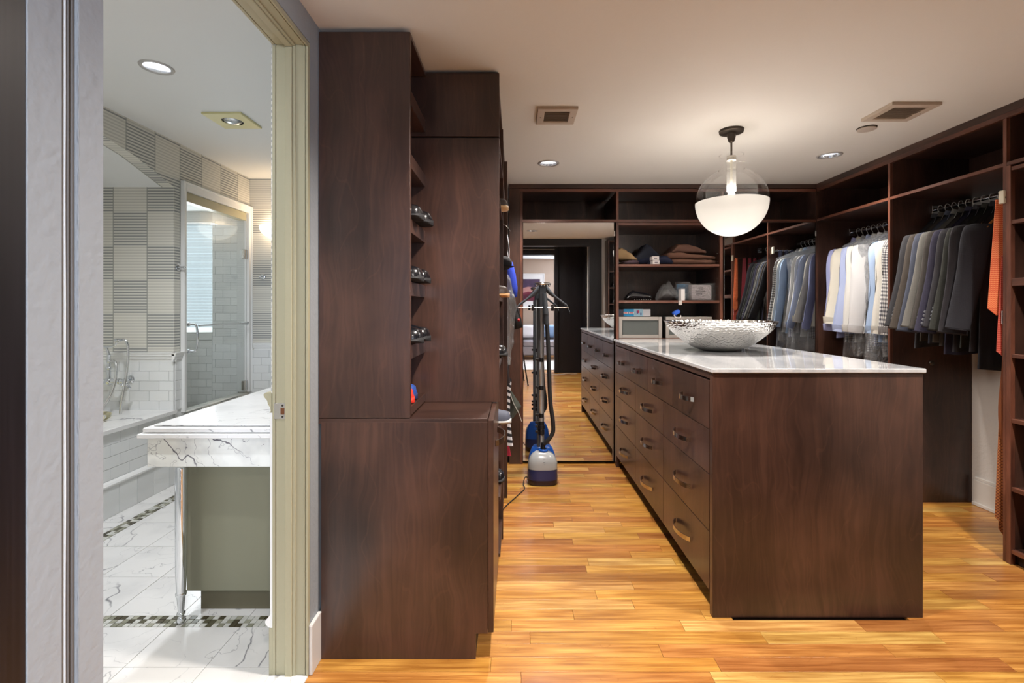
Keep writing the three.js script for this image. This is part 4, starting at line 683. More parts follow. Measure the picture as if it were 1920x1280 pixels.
// ties on racks
function tie(at, L, w, mat, label, group, yaw = 0, back = .78, tilt = 0) {
  const t = thing('necktie', label, 'necktie', at, group); t.rotation.set(0, yaw, tilt);
  const blade = (l, k) => { const g = extrude([[-.016 * k, 0], [.016 * k, 0], [w / 2 * k, -l + w * .5], [0, -l], [-w / 2 * k, -l + w * .5]].reverse(), .003, .0012); return setUV(g, 'y', [0, 0]); };
  part(t, 'front_blade', blade(L, 1).translate(0, 0, .004), mat); part(t, 'tail', blade(L * back, .62).translate(.004, 0, -.004), mat);
  part(t, 'loop', rod([-.016, .001, .002], [.016, .001, .002], .0065, 10), mat); return t;
}
{
  const orangeTie = cloth(0xffffff, { roughness: .6, map: tex(64, 64, .022, .022, (u, v) => { const k = Math.sin((v * 2 + .12 * Math.sin(u * 12.566)) * Math.PI * 2) > .35; return k ? [238, 150, 96] : [216, 92, 52]; }) });
  const redTie = cloth(0xffffff, { roughness: .6, map: tex(64, 64, .02, .02, (u, v) => (Math.sin((u + v) * 6.283 * 2) > 0 ? [140, 34, 44] : [104, 24, 38])) });
  const navyTie = cloth(0xffffff, { roughness: .6, map: tex(64, 64, .014, .014, (u, v) => (Math.hypot(u - .5, v - .5) < .2 ? [178, 184, 204] : [34, 36, 66])) });
  const brownTie = cloth(0xffffff, { roughness: .6, map: tex(64, 64, .016, .016, (u, v) => (Math.abs(((u + v) % 1) - .5) < .12 || Math.abs(((u - v + 1) % 1) - .5) < .12 ? [186, 120, 66] : [112, 58, 34])) });
  const rack = (x0, x1, y, d, label) => { const t = thing('tie_rack', label, 'tie rack', [x0, y, -d]); wpart(t, 'bar', cb(x0, x1, y - .008, y + .008, -d - .012, -d, { c: .003 }), steelWire); for (let i = 0; i < 9; i++) { const x = x0 + .03 + i * (x1 - x0 - .06) / 8; wpart(t, 'peg', rod([x, y, -d - .01], [x, y + .006, -d - .055], .0035, 8), steelWire); } wpart(t, 'end_bracket', cb(x0 - .006, x0 + .012, y - .03, y + .04, -d - .03, -d, { c: .004 }), solid(0xd8d0bb, .4)); };
  rack(2.59, 3.09, 1.93, D2 + .0, 'bright tie rack on the side of the shelf tower'); rack(2.64, 3.09, 1.93, D1 + .02, 'bright tie rack on the far side of the divider');
  tie([2.622, 1.925, -2.6], .62, .075, orangeTie, 'orange patterned necktie hanging beside the shelf tower', null, -.45, .8, -.02);
  const lab = ['crimson necktie next to the orange tie', 'dark red necktie, third on the tower rack', 'wine red necktie, fourth on the tower rack', 'red striped necktie, fifth on the tower rack', 'maroon necktie deep inside on the tower rack'];
  for (let i = 0; i < 5; i++) tie([2.72 + i * .062, 1.925, -2.592], .58 + (i % 3) * .05, .075, redTie, lab[i], 'red neckties on the tower rack', .25);
  const lab2 = ['navy dotted necktie at the front end of the divider rack', 'navy dotted necktie, second on the divider rack', 'navy dotted necktie, third on the divider rack', 'navy dotted necktie, fourth on the divider rack', 'navy dotted necktie, innermost on the divider rack'];
  for (let i = 0; i < 5; i++) tie([2.70 + i * .06, 1.925, -3.405], 1.0 - (i % 2) * .05, .075, navyTie, lab2[i], 'navy neckties on the divider rack', .15);
  // second orange tie end, belt, brown tie
  tie([2.63, 1.62, -2.575], .545, .075, cloth(0xffffff, { roughness: .6, map: tex(64, 64, .02, .02, (u, v) => (Math.sin(v * 6.283 * 2) > .2 ? [206, 104, 84] : [178, 62, 48])) }), 'salmon striped necktie end hanging below the orange tie', null, -.45, .7);
  const belt = thing('leather_belt', 'brown leather belt with steel buckle hanging below the salmon tie', 'belt', [2.632, 1.26, -2.575]); belt.rotation.y = -.5;
  part(belt, 'strap', grid(6, 30, (u, v) => [(u - .5) * .034 - .03 * Math.sin(v * Math.PI) * smooth(.2, 1, v), -v * .66, .006 * Math.sin(u * Math.PI) + .01, u * .04, v]), solid(0x6a3a20, .4, { side: THREE.DoubleSide }));
  part(belt, 'strap_back', grid(6, 20, (u, v) => [(u - .5) * .034 + .006, -v * .55, -.004 - .004 * Math.sin(u * Math.PI), u * .04, v]), solid(0x58301c, .45, { side: THREE.DoubleSide }));
  part(belt, 'buckle', merge([rod([-.02, .0, .02], [-.02, .07, .02], .004, 8), rod([.02, 0, .02], [.02, .07, .02], .004, 8), rod([-.02, 0, .02], [.02, 0, .02], .004, 8), rod([-.02, .07, .02], [.02, .07, .02], .004, 8), rod([0, .0, .022], [0, .07, .022], .003, 8)]), steelWire);
  tie([2.628, .80, -2.585], .62, .07, brownTie, 'brown diamond-patterned necktie hanging lowest beside the shelf tower', null, -.45, 1.1);
}
// ---------------------------------------------------------------- floor steamer in front of the mirror
function loft(secs, n = 40, exp = 3) {                               // rounded rectangles stacked along y: [y, half width, half depth, z shift]
  const ring = (s, u) => { const a = u * Math.PI * 2, c = Math.cos(a), d = Math.sin(a), e = 2 / (s[4] || exp); return [s[1] * Math.sign(c) * Math.pow(Math.abs(c), e), s[0], (s[3] || 0) - s[2] * Math.sign(d) * Math.pow(Math.abs(d), e)]; };
  return grid(n, secs.length - 1, (u, v) => ring(secs[Math.round(v * (secs.length - 1))], u), { closeU: true });
}
{
  const d = 3.72, x = sx(1017, d), t = thing('garment_steamer', 'upright garment steamer with blue base, clear tank, pole and hose', 'steamer', [x, 0, -d]);
  const blue = solid(0x1f58b4, .3), navy = solid(0x2b3566, .3);
  part(t, 'foot', loft([[.0, .108, .09], [.006, .114, .096], [.036, .116, .098], [.04, .115, .097]]), solid(0x2a1d24, .4));
  part(t, 'lower_body', loft([[.04, .115, .096], [.05, .117, .098], [.12, .114, .096], [.128, .11, .092]]), navy);
  part(t, 'blue_housing', loft([[.12, .108, .05, -.05], [.16, .108, .052, -.05], [.21, .098, .05, -.05], [.25, .082, .045, -.05], [.272, .066, .038, -.05], [.276, .03, .02, -.05], [.276, 0, 0, -.05]]), blue);
  part(t, 'water_tank', loft([[.122, .112, .07, .03], [.165, .112, .068, .03], [.2, .1, .06, .03], [.228, .08, .048, .025], [.243, .055, .035, .02], [.247, .03, .02, .02], [.247, 0, 0, .02]]), phys({ color: 0xb9bec0, transmission: .22, thickness: 0, roughness: .22 }));
  part(t, 'tank_collar', lathe([[.03, .243], [.037, .25], [.035, .262], [.026, .264]], 28, [.006, 0, .02]), blue);
  for (const y of [.15, .165, .18, .205]) part(t, 'level_mark', cb(-.004 + .004, .016, y, y + .0025, .095, .0975, { c: .0004 }), solid(0x6e7478, .6));
  const H = .27;
  part(t, 'nozzle', rod([.006, .25, .02], [.004, .31, .015], .018, 16, .014), plasticBlack);
  for (const [px, z, r, m] of [[-.008, -.0, .0085, solid(0xb9bbbc, .3, { metalness: .4 })], [-.03, -.02, .012, solid(0x4c5054, .35)]]) part(t, 'pole', rod([px, H, z], [px, 1.42, z], r, 16), m);
  part(t, 'pole', rod([.006, .3, -.012], [.006, 1.3, -.012], .009, 16), solid(0x9a9c9e, .3, { metalness: .6 }));
  for (const [y, w, m] of [[.37, .024, plasticBlack], [.41, .027, plasticBlack], [.44, .022, plasticBlack], [.5, .017, plasticBlack], [.715, .019, plasticBlack], [.93, .016, plasticBlack]]) part(t, 'clamp', merge([rod([-.008, y, -.004], [-.008, y + .03, -.004], w, 16), cb(-.055, -.01, y + .01, y + .028, -.02, .0, { c: .003 })]), m);
  part(t, 'hose', tube([[.012, .3, .02], [.045, .335, .03], [.078, .39, .03], [.08, .46, .03], [.06, .62, .03], [.05, .85, .03], [.043, 1.05, .03], [.033, 1.23, .028]], .0165, 80, 12), solid(0x222326, .55));
  part(t, 'steam_head', merge([rod([.028, 1.22, .028], [.024, 1.31, .026], .02, 16, .022), rod([.024, 1.3, .026], [.012, 1.46, .02], .024, 16, .018)]), solid(0x383d43, .4));
  part(t, 'crown', merge([lathe([[0, 1.545], [.055, 1.545], [.066, 1.535], [.066, 1.528], [.05, 1.522], [0, 1.52]], 32).scale(1, 1, .55), ...[-.05, -.03, -.01, .012, .033, .052].map(a => ball(.009, [a, 1.52, .03 - Math.abs(a) * .3], 10, 8))]), chrome);
  for (const e of [-1, 1]) {
    const arm = grid(14, 24, (u, v) => { const s = v, px = e * (.03 + .18 * s), a = u * Math.PI * 2, cy = 1.50 - .02 * s - .13 * Math.pow(s, .8) - .035 * smooth(.86, 1, s), r = lerp(.03, .0115, smooth(0, .45, s)); return [px + (s > .85 ? e * -.006 * (s - .85) : 0), cy + r * Math.cos(a), .02 + r * .55 * Math.sin(a) + .012 * s]; });
    part(t, 'hanger_arm', arm, solid(0x41464c, .4));
    part(t, 'clip', merge([cb(e * .075 - .011, e * .075 + .011, 1.325, 1.372, .02, .042, { c: .003 }), cb(e * .075 - .008, e * .075 + .008, 1.34, 1.36, .04, .046)]), solid(0x1c1411, .45));
  }
  part(t, 'hanger_column', merge([cb(-.026, .03, 1.36, 1.52, .0, .032, { c: .006 })]), solid(0x30343a, .4)); part(t, 'trouser_bar', rod([-.2, 1.35, .032], [.2, 1.35, .032], .0045, 10), steelWire);
  const c = tag(part(scene, numbered('power_cord'), tube([[x - .1, .02, -3.74], [x - .135, .05, -3.68], [x - .15, .012, -3.64], [x - .14, .006, -3.58], [x - .2, .006, -3.42], [x - .29, .006, -3.2], [x - .31, .006, -3.0], [x - .34, .006, -2.86], [x - .42, .006, -2.84]], .0035, 120, 6), rubber), 'thin black power cord running along the floor from the steamer', 'cord'); void c;
}
// ---------------------------------------------------------------- things on the open shelves
function soft(w, h, dp, at, mat, name, label, cat, group, prof, sd = 1, layers = 0) {   // folded cloth: rounded slab shaped by prof(x) with folds
  const t = thing(name, label, cat, at, group);
  const g = grid(40, 24, (u, v) => {
    const a = v * Math.PI * 2, X = (u * 2 - 1), k = Math.pow(Math.max(0, 1 - Math.pow(Math.abs(X), 8)), .25), cy = Math.sin(a), cz = Math.cos(a), hh = h * prof(u) * (.8 + .4 * fbm(u * 7, v * 6, 7, 6, sd, 4));
    const lay = layers && Math.abs(cz) > .3 ? .004 * Math.sin(v * layers * 6.28) : 0;
    return [X * w / 2 * (.985 + .03 * noise(v * 6, u * 3, 6, 3, sd)), .003 + hh * (.5 + .5 * Math.sign(cy) * Math.pow(Math.abs(cy), .5)) * Math.max(k, .02), Math.sign(cz) * Math.pow(Math.abs(cz), .5) * dp / 2 * Math.max(k, .02) + lay, u * w, v * .4];
  });
  part(t, 'folded_cloth', g, mat); return t;
}
{
  const D = 4.2, gx = p => sx(p, D), s1 = sy(495, BACK), s2 = sy(563, BACK), s3 = sy(634.5, BACK), k = D / FOCAL;
  const khaki = cloth(0xc9ab80), navy = cloth(0x262c46), slate = cloth(0x353b4a), brown = cloth(0x7d5a4a), mauve = cloth(0x5d4c55);
  const ramp = (a, b) => u => lerp(a, b, smooth(0, 1, u)), hump = (c, w) => u => .25 + .75 * Math.exp(-Math.pow((u - c) / w, 2));
  soft(.16, .05, .26, [gx(1185), s1, -4.36], mauve, 'folded_shirt', 'plum satin shirt folded flat under the khaki trousers', 'folded clothes', 'clothes on the upper shelf', ramp(.7, 1), 2);
  soft(.22, .125, .24, [gx(1178), s1 + .042, -4.38], khaki, 'folded_trousers', 'khaki tan trousers folded at the left end of the upper shelf', 'folded clothes', 'clothes on the upper shelf', u => lerp(.95, .15, smooth(.35, 1, u)), 3);
  soft(.34, .085, .26, [gx(1232), s1 + .01, -4.46], navy, 'folded_trousers', 'flat dark navy trousers behind the tan pair', 'folded clothes', 'clothes on the upper shelf', u => .8 + .2 * u, 4);
  soft(.3, .165, .24, [gx(1224), s1 + .035, -4.45], slate, 'folded_trousers', 'crumpled dark navy trousers rising to a peak mid shelf', 'folded clothes', 'clothes on the upper shelf', hump(.52, .28), 5);
  soft(.2, .08, .22, [gx(1243), s1, -4.31], navy, 'folded_trousers', 'rolled dark navy trousers behind the two little boxes', 'folded clothes', 'clothes on the upper shelf', hump(.5, .5), 6, 3);
  soft(.44, .055, .3, [gx(1303), s1, -4.36], brown, 'folded_trousers', 'brown trousers folded flat, undermost of the brown pile', 'folded clothes', 'clothes on the upper shelf', ramp(1, .75), 7, 2);
  soft(.46, .07, .3, [gx(1300), s1 + .05, -4.37], brown, 'folded_trousers', 'brown trousers folded in the middle of the brown pile', 'folded clothes', 'clothes on the upper shelf', ramp(1, .4), 8, 2);
  soft(.34, .075, .28, [gx(1296), s1 + .105, -4.38], cloth(0x745548), 'folded_trousers', 'brown trousers topmost on the brown pile', 'folded clothes', 'clothes on the upper shelf', u => smooth(0, .25, u) * lerp(1, .25, smooth(.4, 1, u)) + .12, 9, 3);
  const font = await new FontLoader().loadAsync('fonts/droid/droid_sans_bold.typeface.json');
  for (const [px, y, l] of [[1228, .0, 'small white carton on the shelf, lower of the two'], [1227, .036, 'small white carton stacked on another on the shelf']]) { const t = thing('small_carton', l, 'box', [gx(px), s1 + y, -4.2], 'little cartons on the upper shelf'); part(t, 'carton', cb(-.03, .03, 0, .034, -.04, .04, { c: .002 }), solid(0xe6e0de, .6)); part(t, 'print', cb(-.014, .012, .012, .02, .04, .0405, { c: .0001 }), solid(0x77747a, .7)); }
  { // black studded clutch
    const t = thing('studded_pouch', 'black leather pouch with a row of studs on the middle shelf', 'pouch', [gx(1200), s2, -4.28]);
    part(t, 'pouch', grid(30, 20, (u, v) => { const a = v * Math.PI * 2, X = u * 2 - 1, k = Math.pow(Math.max(0, 1 - X ** 8), .3), h = .09 * (u < .3 ? lerp(.35, 1, u / .3) : lerp(1, .62, (u - .3) / .7)); return [X * .125, .002 + h * k * (.5 + .5 * Math.sin(a)), .06 * k * Math.cos(a)]; }), leatherBlack);
    for (let i = 0; i < 8; i++) part(t, 'stud', ball(.0042, [-.04 + i * .02, .008, .055], 8, 6), steelWire); for (let i = 0; i < 2; i++) part(t, 'stud', ball(.0035, [.03 + i * .045, .066 - i * .006, .032], 8, 6), steelWire);
  }
  { const t = thing('shoe_in_film', 'dark object wrapped in clear shiny plastic on the middle shelf', 'plastic bag', [gx(1258), s2, -4.3]);
    part(t, 'dark_content', grid(24, 14, (u, v) => { const a = v * Math.PI * 2, X = u * 2 - 1, k = Math.pow(Math.max(0, 1 - X ** 6), .4), h = .12 * Math.exp(-Math.pow((u - .4) / .45, 2)); return [X * .075, .003 + h * k * (.5 + .5 * Math.sin(a)), .06 * k * Math.cos(a)]; }), solid(0x2e2523, .4));
    part(t, 'film_wrap', grid(40, 24, (u, v) => { const a = v * Math.PI * 2, X = u * 2 - 1, k = Math.pow(Math.max(0, 1 - X ** 6), .35), n = fbm(u * 7, v * 7, 7, 7, 301, 3), h = .16 * Math.exp(-Math.pow((u - .5) / .5, 2)) * (.75 + .5 * n); return [X * .1, .002 + h * k * (.5 + .5 * Math.sin(a)), .075 * k * Math.cos(a) * (.9 + .2 * n), u, v]; }), film); }
  { const t = thing('white_carton', 'narrow upright white carton at the shelf edge beside the wrapped bag', 'box', [gx(1278.5), s2, -4.19]); part(t, 'carton', cb(-.0165, .0165, 0, .1, -.05, .02, { c: .0015 }), solid(0xe3dedb, .6)); part(t, 'lid_edge', cb(-.0168, .0168, .092, .0935, -.0505, .0205, { c: .0003 }), solid(0xc9c4c2, .6)); }
  { const t = thing('accessory_bag', 'clear bag with pale blue printed packet on the middle shelf', 'plastic bag', [gx(1288), s2, -4.31]); part(t, 'packet', cb(-.05, .05, .002, .12, -.03, .03, { c: .012 }), solid(0x5f7a90, .5)); part(t, 'header', cb(-.055, .05, .105, .15, -.01, .012, { c: .006 }), solid(0x3d7fa8, .45)); part(t, 'packet_front', cb(-.035, .04, .02, .065, .03, .034, { c: .004 }), solid(0xa8b4bb, .5));
    part(t, 'film_wrap', grid(30, 20, (u, v) => { const a = u * Math.PI * 2, n = fbm(u * 8, v * 6, 8, 6, 305, 3) - .5; return [(.068 + n * .03) * Math.cos(a), .003 + v * .165 + n * .02 * v, (.042 + n * .03) * Math.sin(a), u, v]; }), film); }
  { const t = thing('printed_case', 'off-white canvas case printed with faded lettering on the middle shelf', 'case', [gx(1317), s2, -4.27]); part(t, 'case_body', cb(-.092, .092, .002, .138, -.07, .05, { c: .012 }), cloth(0xc3b5b3));
    const ink = solid(0x5c5458, .8), mk = (s, sz, x, y) => { const g = new TextGeometry(s, { font, size: sz, depth: .0008, curveSegments: 3 }); part(t, 'lettering', g.translate(x, y, .0502), ink); };
    mk('IMIIIIM', .0165, -.054, .072); mk('IIEIII', .0165, -.052, .05); mk('IIHIII', .01, -.02, .108); mk('IIIHII', .01, -.02, .095); part(t, 'underline', cb(-.055, .06, .043, .0455, .05, .0508, { c: .0002 }), ink);
    part(t, 'film_wrap', grid(30, 16, (u, v) => { const a = u * Math.PI * 2, c = Math.cos(a), s = Math.sin(a), n = fbm(u * 9, v * 6, 9, 6, 309, 3) - .5; return [.125 * Math.sign(c) * Math.pow(Math.abs(c), .6) + n * .02 + .01, .003 + v * .15 + n * .02 * v, .066 * Math.sign(s) * Math.pow(Math.abs(s), .5) + n * .012 - .006, u, v]; }), film); }
  { // two framed glass boxes standing on the bottom shelf
    for (const [a, b, l] of [[1160.5, 1241.5, 'aluminium-framed dark glass display box at the left of the lowest shelf'], [1248.5, 1335, 'aluminium-framed dark glass display box behind the hammered bowl']]) {
      const x0 = sx(a, 4.16), x1 = sx(b, 4.16), h = sy(594, 4.16) - s3, w = (x1 - x0) / 2, t = thing('display_box', l, 'box', [(x0 + x1) / 2, s3 + .001, -4.3], 'glass display boxes'), f = .03;
      part(t, 'frame', merge([cb(-w, -w + f, 0, h, .12, .138), cb(w - f, w, 0, h, .12, .138), cb(-w + f, w - f, 0, f, .12, .138), cb(-w + f, w - f, h - f, h, .12, .138)]), alu);
      part(t, 'glass_front', cb(-w + f, w - f, f, h - f, .124, .128), smokeGlass); part(t, 'shell', merge([cb(-w, w, 0, .008, -.13, .12), cb(-w, w, h - .008, h, -.13, .12), cb(-w, -w + .008, .008, h - .008, -.13, .12), cb(w - .008, w, .008, h - .008, -.13, .12), cb(-w, w, 0, h, -.14, -.13)]), solid(0x3b3936, .6));
    }
    for (const [px, l] of [[1184, 'folded grey cloth inside the left glass display box'], [1224, 'folded dark cloth inside the left glass display box']]) soft(.15, .1, .16, [gx(px), s3 + .012, -4.31], cloth(px < 1200 ? 0x77777c : 0x43423f), 'folded_cloth', l, 'folded clothes', 'cloths inside the glass box', hump(.4, .4), px);
  }
  { const y = sy(594, 4.16) + .002, t = thing('shirt_packet', 'blue and white printed packet on the left glass display box', 'packet', [gx(1192), y, -4.27]);
    part(t, 'packet_body', cb(-.15, .135, .001, .065, -.07, .05, { c: .004 }), solid(0x31364a, .5)); part(t, 'blue_label', cb(-.102, -.012, .002, .066, .0505, .0515, { c: .0004 }), solid(0x1f96cf, .5)); part(t, 'white_band', cb(-.102, -.012, .026, .04, .0515, .052, { c: .0002 }), solid(0xe9e6e4, .6)); part(t, 'pale_label', cb(-.012, .07, .002, .066, .0505, .0515, { c: .0004 }), solid(0x9cc3d6, .5));
    part(t, 'red_print', merge([cb(-.097, -.07, .029, .036, .052, .0523), cb(-.05, -.018, .029, .036, .052, .0523), cb(.012, .035, .03, .054, .0516, .052)]), solid(0xc8485e, .6)); part(t, 'blue_print', merge([cb(-.062, -.055, .028, .037, .052, .0524), cb(.014, .022, .022, .05, .052, .0524), cb(.045, .055, .012, .034, .0516, .052)]), solid(0x2b3f8f, .6)); part(t, 'white_end', cb(.07, .134, .002, .064, .0505, .0515, { c: .0004 }), solid(0xcfcdd2, .5)); }
  { const y = sy(594, 4.16) + .003, t = thing('blue_pouch', 'bright blue folded pouch with pale strap on the glass box', 'pouch', [gx(1268), y, -4.19]);
    const g = cb(-.03, .03, 0, .035, -.03, .03, { c: .008 }); g.rotateZ(.55).translate(.004, .02, 0); part(t, 'pouch', g, cloth(0x2f5fc8)); part(t, 'strap', tube([[-.03, .016, .03], [-.024, -.004, .034], [0, -.012, .034], [.02, -.008, .034], [.026, .01, .03]], .005, 24, 8), solid(0xc9c1bc, .6)); }
  { const t = thing('price_tag', 'tiny white tag hanging from the middle shelf edge', 'tag', [gx(1271), s2 - .01, -4.138]); part(t, 'card', cb(-.015, .015, -.03, .01, -.001, .0006, { c: .0004 }), solid(0xb9b0aa, .6)); part(t, 'string', tube([[-.015, .0, 0], [-.035, -.01, .004], [-.05, -.004, -.002]], .0012, 16, 6), solid(0x8a8580, .6)); }
}
// ---------------------------------------------------------------- shoes
function shoe(o) {                                                   // toe towards +x, length L; heel at the origin
  const t = thing(o.name || 'shoe', o.label, 'shoe', o.at, o.group); t.rotation.y = o.yaw || 0; if (o.pitch) t.rotation.z = o.pitch;
  const L = o.L || .29, hw = u => .036 + .016 * smooth(.35, .72, u) - .01 * Math.exp(-Math.pow((u - .38) / .16, 2)), end = u => Math.pow(Math.max(0, 1 - Math.pow(Math.abs(u * 2 - 1), 7)), .35);
  const ht = u => o.boot && u < .42 ? lerp(.115, .1, u / .42) : u < .4 ? lerp(.075, .085, u / .4) : lerp(o.boot ? .1 : .085, .045, smooth(.4, .86, u));
  part(t, 'sole', grid(24, 8, (u, v) => { const a = v * Math.PI * 2, k = Math.max(end(u), .02); return [u * L, .012 + .012 * Math.sign(Math.sin(a)) * Math.pow(Math.abs(Math.sin(a)), .4), (hw(u) + .004) * k * Math.sign(Math.cos(a)) * Math.pow(Math.abs(Math.cos(a)), .4)]; }), o.sole || rubber);
  part(t, 'upper', grid(30, 18, (u, v) => { const a = v * Math.PI, k = Math.max(end(u), .02), h = ht(u), c = Math.cos(a), s = Math.sin(a); return [.004 + u * (L - .008), .02 + h * Math.pow(s, .75) * Math.max(.2, k), hw(u) * k * Math.sign(c) * Math.pow(Math.abs(c), .65) * lerp(1, .62, s * (u < .5 ? 1 : .4)), u, v]; }), o.mat);
  part(t, 'opening', grid(20, 3, (u, v) => { const a = u * Math.PI * 2; return [L * .2 + .05 * v * Math.cos(a), .02 + ht(.2) * .99 + .004, .022 * v * Math.sin(a)]; }), o.inside || solid(0x0c0b0b, .9));
  if (o.laces) for (let i = 0; i < 4; i++) { const u = .42 + i * .065; part(t, 'lace', tube([[u * L, .018 + ht(u) * .86, .022], [u * L + .004, .026 + ht(u), 0], [u * L + .008, .018 + ht(u) * .86, -.022]], .0026, 12, 6), o.laces); }
  return t;
}
{
  const g = 'black leather shoes in the tall shoe cabinet';
  const rows = [[1.692, 'third shelf from the top'], [1.446, 'shelf below the top pair'], [1.2, 'second lowest shelf']];
  rows.forEach(([y, where], r) => { shoe({ at: [-.665, y + .003, -1.925], L: .30, mat: leatherBlack, label: `glossy black leather shoe, nearer one of the pair on the ${['highest occupied', 'middle', 'lowest black-shoe'][r]} shelf`, group: g, boot: r !== 2, laces: r === 0 ? solid(0xbdbdc2, .5) : rubber, pitch: 0 }); shoe({ at: [-.66, y + .003, -2.055], L: .29 + (r === 0 ? .02 : .01), mat: leatherBlack, label: `glossy black leather shoe, farther one of the pair on the ${['highest occupied', 'middle', 'lowest black-shoe'][r]} shelf`, group: g, boot: false, laces: rubber }); void where; });
  const blueStripe = solid(0x2a4a94, .5);
  shoe({ name: 'sneaker', at: [-.69, .963, -1.935], L: .285, mat: solid(0xd8301f, .55), sole: solid(0xd8301f, .5), label: 'bright red sneaker on the lowest shoe shelf', group: 'sneakers on the lowest shoe shelf' });
  const b = shoe({ name: 'sneaker', at: [-.70, .963, -2.02], L: .29, mat: blueStripe, sole: solid(0x27345f, .5), label: 'blue sneaker with pale stripe behind the red one', group: 'sneakers on the lowest shoe shelf' });
  part(b, 'stripe', tube([[.2, .03, .05], [.225, .07, .034], [.245, .08, .01]], .008, 16, 8), solid(0x8fb4e0, .5), 'pale blue stripe');
}
{ // shoes and things on the shelves of the tall cabinet, seen from the side
  shoe({ name: 'ankle_boot', at: [-.31, 1.877, -2.62], L: .275, mat: solid(0x4c4644, .7), sole: solid(0xd9b98c, .6), label: 'grey suede shoe with tan sole on the top aisle shelf', boot: true });
  shoe({ name: 'cork_sandal', at: [-.30, 1.402, -2.6], L: .27, mat: solid(0x3b2a22, .6), sole: solid(0xc79a6a, .7), label: 'cork-soled sandal on the aisle shelf at eye level' });
  shoe({ at: [-.315, 1.083, -2.6], L: .275, mat: leatherBlack, label: 'black leather shoe on the aisle shelf behind the cabinet edge' });
  shoe({ name: 'sneaker', at: [-.31, .737, -2.55], L: .29, mat: solid(0x4c5160, .7), sole: solid(0xc3c4c2, .6), laces: solid(0xc6cf4a, .5), label: 'grey running shoe with yellow laces above the low cabinet' });
  shoe({ at: [-.34, .403, -2.62], L: .285, mat: leatherBlack, label: 'black shoe on the lowest aisle shelf near the floor', laces: solid(0xcfcfd0, .5) });
}
{ // the aisle's hanging things
  garment({ name: 'hanging_coat', label: 'dark brown-black coat hanging in the left aisle under the plastic', category: 'coat', at: [-.33, 1.98, -3.46], yaw: 0, len: 1.18, sh: .22, hem: .295, th: .018, mat: cloth(0x2a2122), seed: 4, sleeve: { a: .015, b: .06, phi: .3, out: .05, fwd: 0, long: [.6, .62], cuff: .02 }, collar: .03 });
  const film1 = thing('garment_film', 'clear shiny dry-cleaning film bulging into the left aisle', 'plastic bag', [-.33, 1.98, -3.53]);
  part(film1, 'film_sheet', grid(50, 44, (u, v) => { const a = u * Math.PI * 2, c = Math.cos(a), s = Math.sin(a), n = fbm(u * 12, v * 12, 12, 12, 77, 3) - .5, w = lerp(.18, .325, smooth(0, .5, v)) * lerp(1, .93, smooth(.75, 1, v)); return [w * Math.sign(c) * Math.pow(Math.abs(c), .6) + n * .04, -.1 - v * .95, .03 * s + n * .03, u, v]; }, { closeU: true }), film);
  garment({ name: 'hanging_shirt', label: 'pale grey shirt hanging inside the film in the left aisle', category: 'shirt', at: [-.335, 1.98, -3.53], yaw: 0, len: .98, sh: .2, hem: .25, th: .014, mat: cloth(0x8e97a6), seed: 8, collar: .03 });
  const stripes = cloth(0xffffff, { map: tex(8, 128, .2, .062, (u, v) => (v < .5 ? [34, 34, 40] : [214, 216, 222])) });
  garment({ name: 'striped_shirt', label: 'black and white striped shirt hanging low in the left aisle', category: 'shirt', at: [-.29, 1.03, -3.52], yaw: 0, len: .68, sh: .265, hem: .275, th: .016, mat: stripes, seed: 2, sleeve: null, collar: .02, slope: .5 });
  garment({ name: 'red_garment', label: 'red garment hem showing under the striped shirt', category: 'shirt', at: [-.3, 1.03, -3.6], yaw: 0, len: .80, sh: .2, hem: .27, th: .014, mat: cloth(0xa0203a), seed: 6, slope: .4 });
  const sc = thing('grey_scarf', 'grey-green cloth with pointed corner hanging over the striped shirt', 'scarf', [-.0, .66, -3.78]);
  part(sc, 'scarf', grid(16, 24, (u, v) => { const p = v < .72 ? v / .72 : 1 - (v - .72) / .28 * .65; return [-.09 + .04 * v + (u - .3) * .16 * p, -.34 * v * (1 - .1 * u) + .13, .02 * Math.sin(u * 8 + v * 3) * p, u * .2, v * .4]; }), cloth(0x4f554e));
  part(sc, 'piping', tube([[-.06, .12, .024], [-.02, -.04, .026], [.03, -.14, .026], [.05, -.2, .024]], .003, 20, 6), solid(0xbfc2ba, .7));
  const um = thing('umbrella', 'closed black umbrella with red tag hanging in the left aisle', 'umbrella', [-.04, 1.44, -3.72]);
  part(um, 'canopy', lathe([[0, -.26], [.034, -.26], [.04, -.2], [.036, -.1], [.016, -.01], [.007, .02], [0, .02]], 20).rotateZ(.26), solid(0x17161a, .6)); part(um, 'ferrule', rod([-.006, .015, 0], [-.016, .055, 0], .008, 12), solid(0xb98b3d, .4)); part(um, 'red_tag', ball(.012, [.066, -.185, .034], 10, 8), solid(0xa3242a, .6));
  const bag = thing('blue_bag', 'bright blue drawstring bag hanging in the left aisle above the umbrella', 'bag', [-.05, 1.72, -3.68]);
  part(bag, 'pouch', lathe([[0, -.3], [.024, -.29], [.036, -.22], [.035, -.12], [.026, -.03], [.012, .0], [0, .002]], 24).scale(1.05, 1, .6).rotateZ(.14), cloth(0x2540b8)); part(bag, 'cords', merge([tube([[0, 0, 0], [-.02, .12, 0], [-.035, .27, 0]], .003, 12, 6), tube([[.004, 0, 0], [.0, .12, 0], [-.03, .27, 0]], .003, 12, 6)]), solid(0xa8aab0, .5));
  const cap = thing('black_cap', 'black cap hung at the edge of the left aisle closet', 'cap', [-.075, 1.635, -3.1]);
  part(cap, 'crown', new THREE.SphereGeometry(.055, 24, 14).scale(1, .85, 1.1), cloth(0x1d1d22)); part(cap, 'brim', lathe([[0, 0], [.05, .002], [.06, .008], [.05, .006]], 24).scale(.8, 1, 1).translate(.02, -.03, .02), cloth(0x17171b));
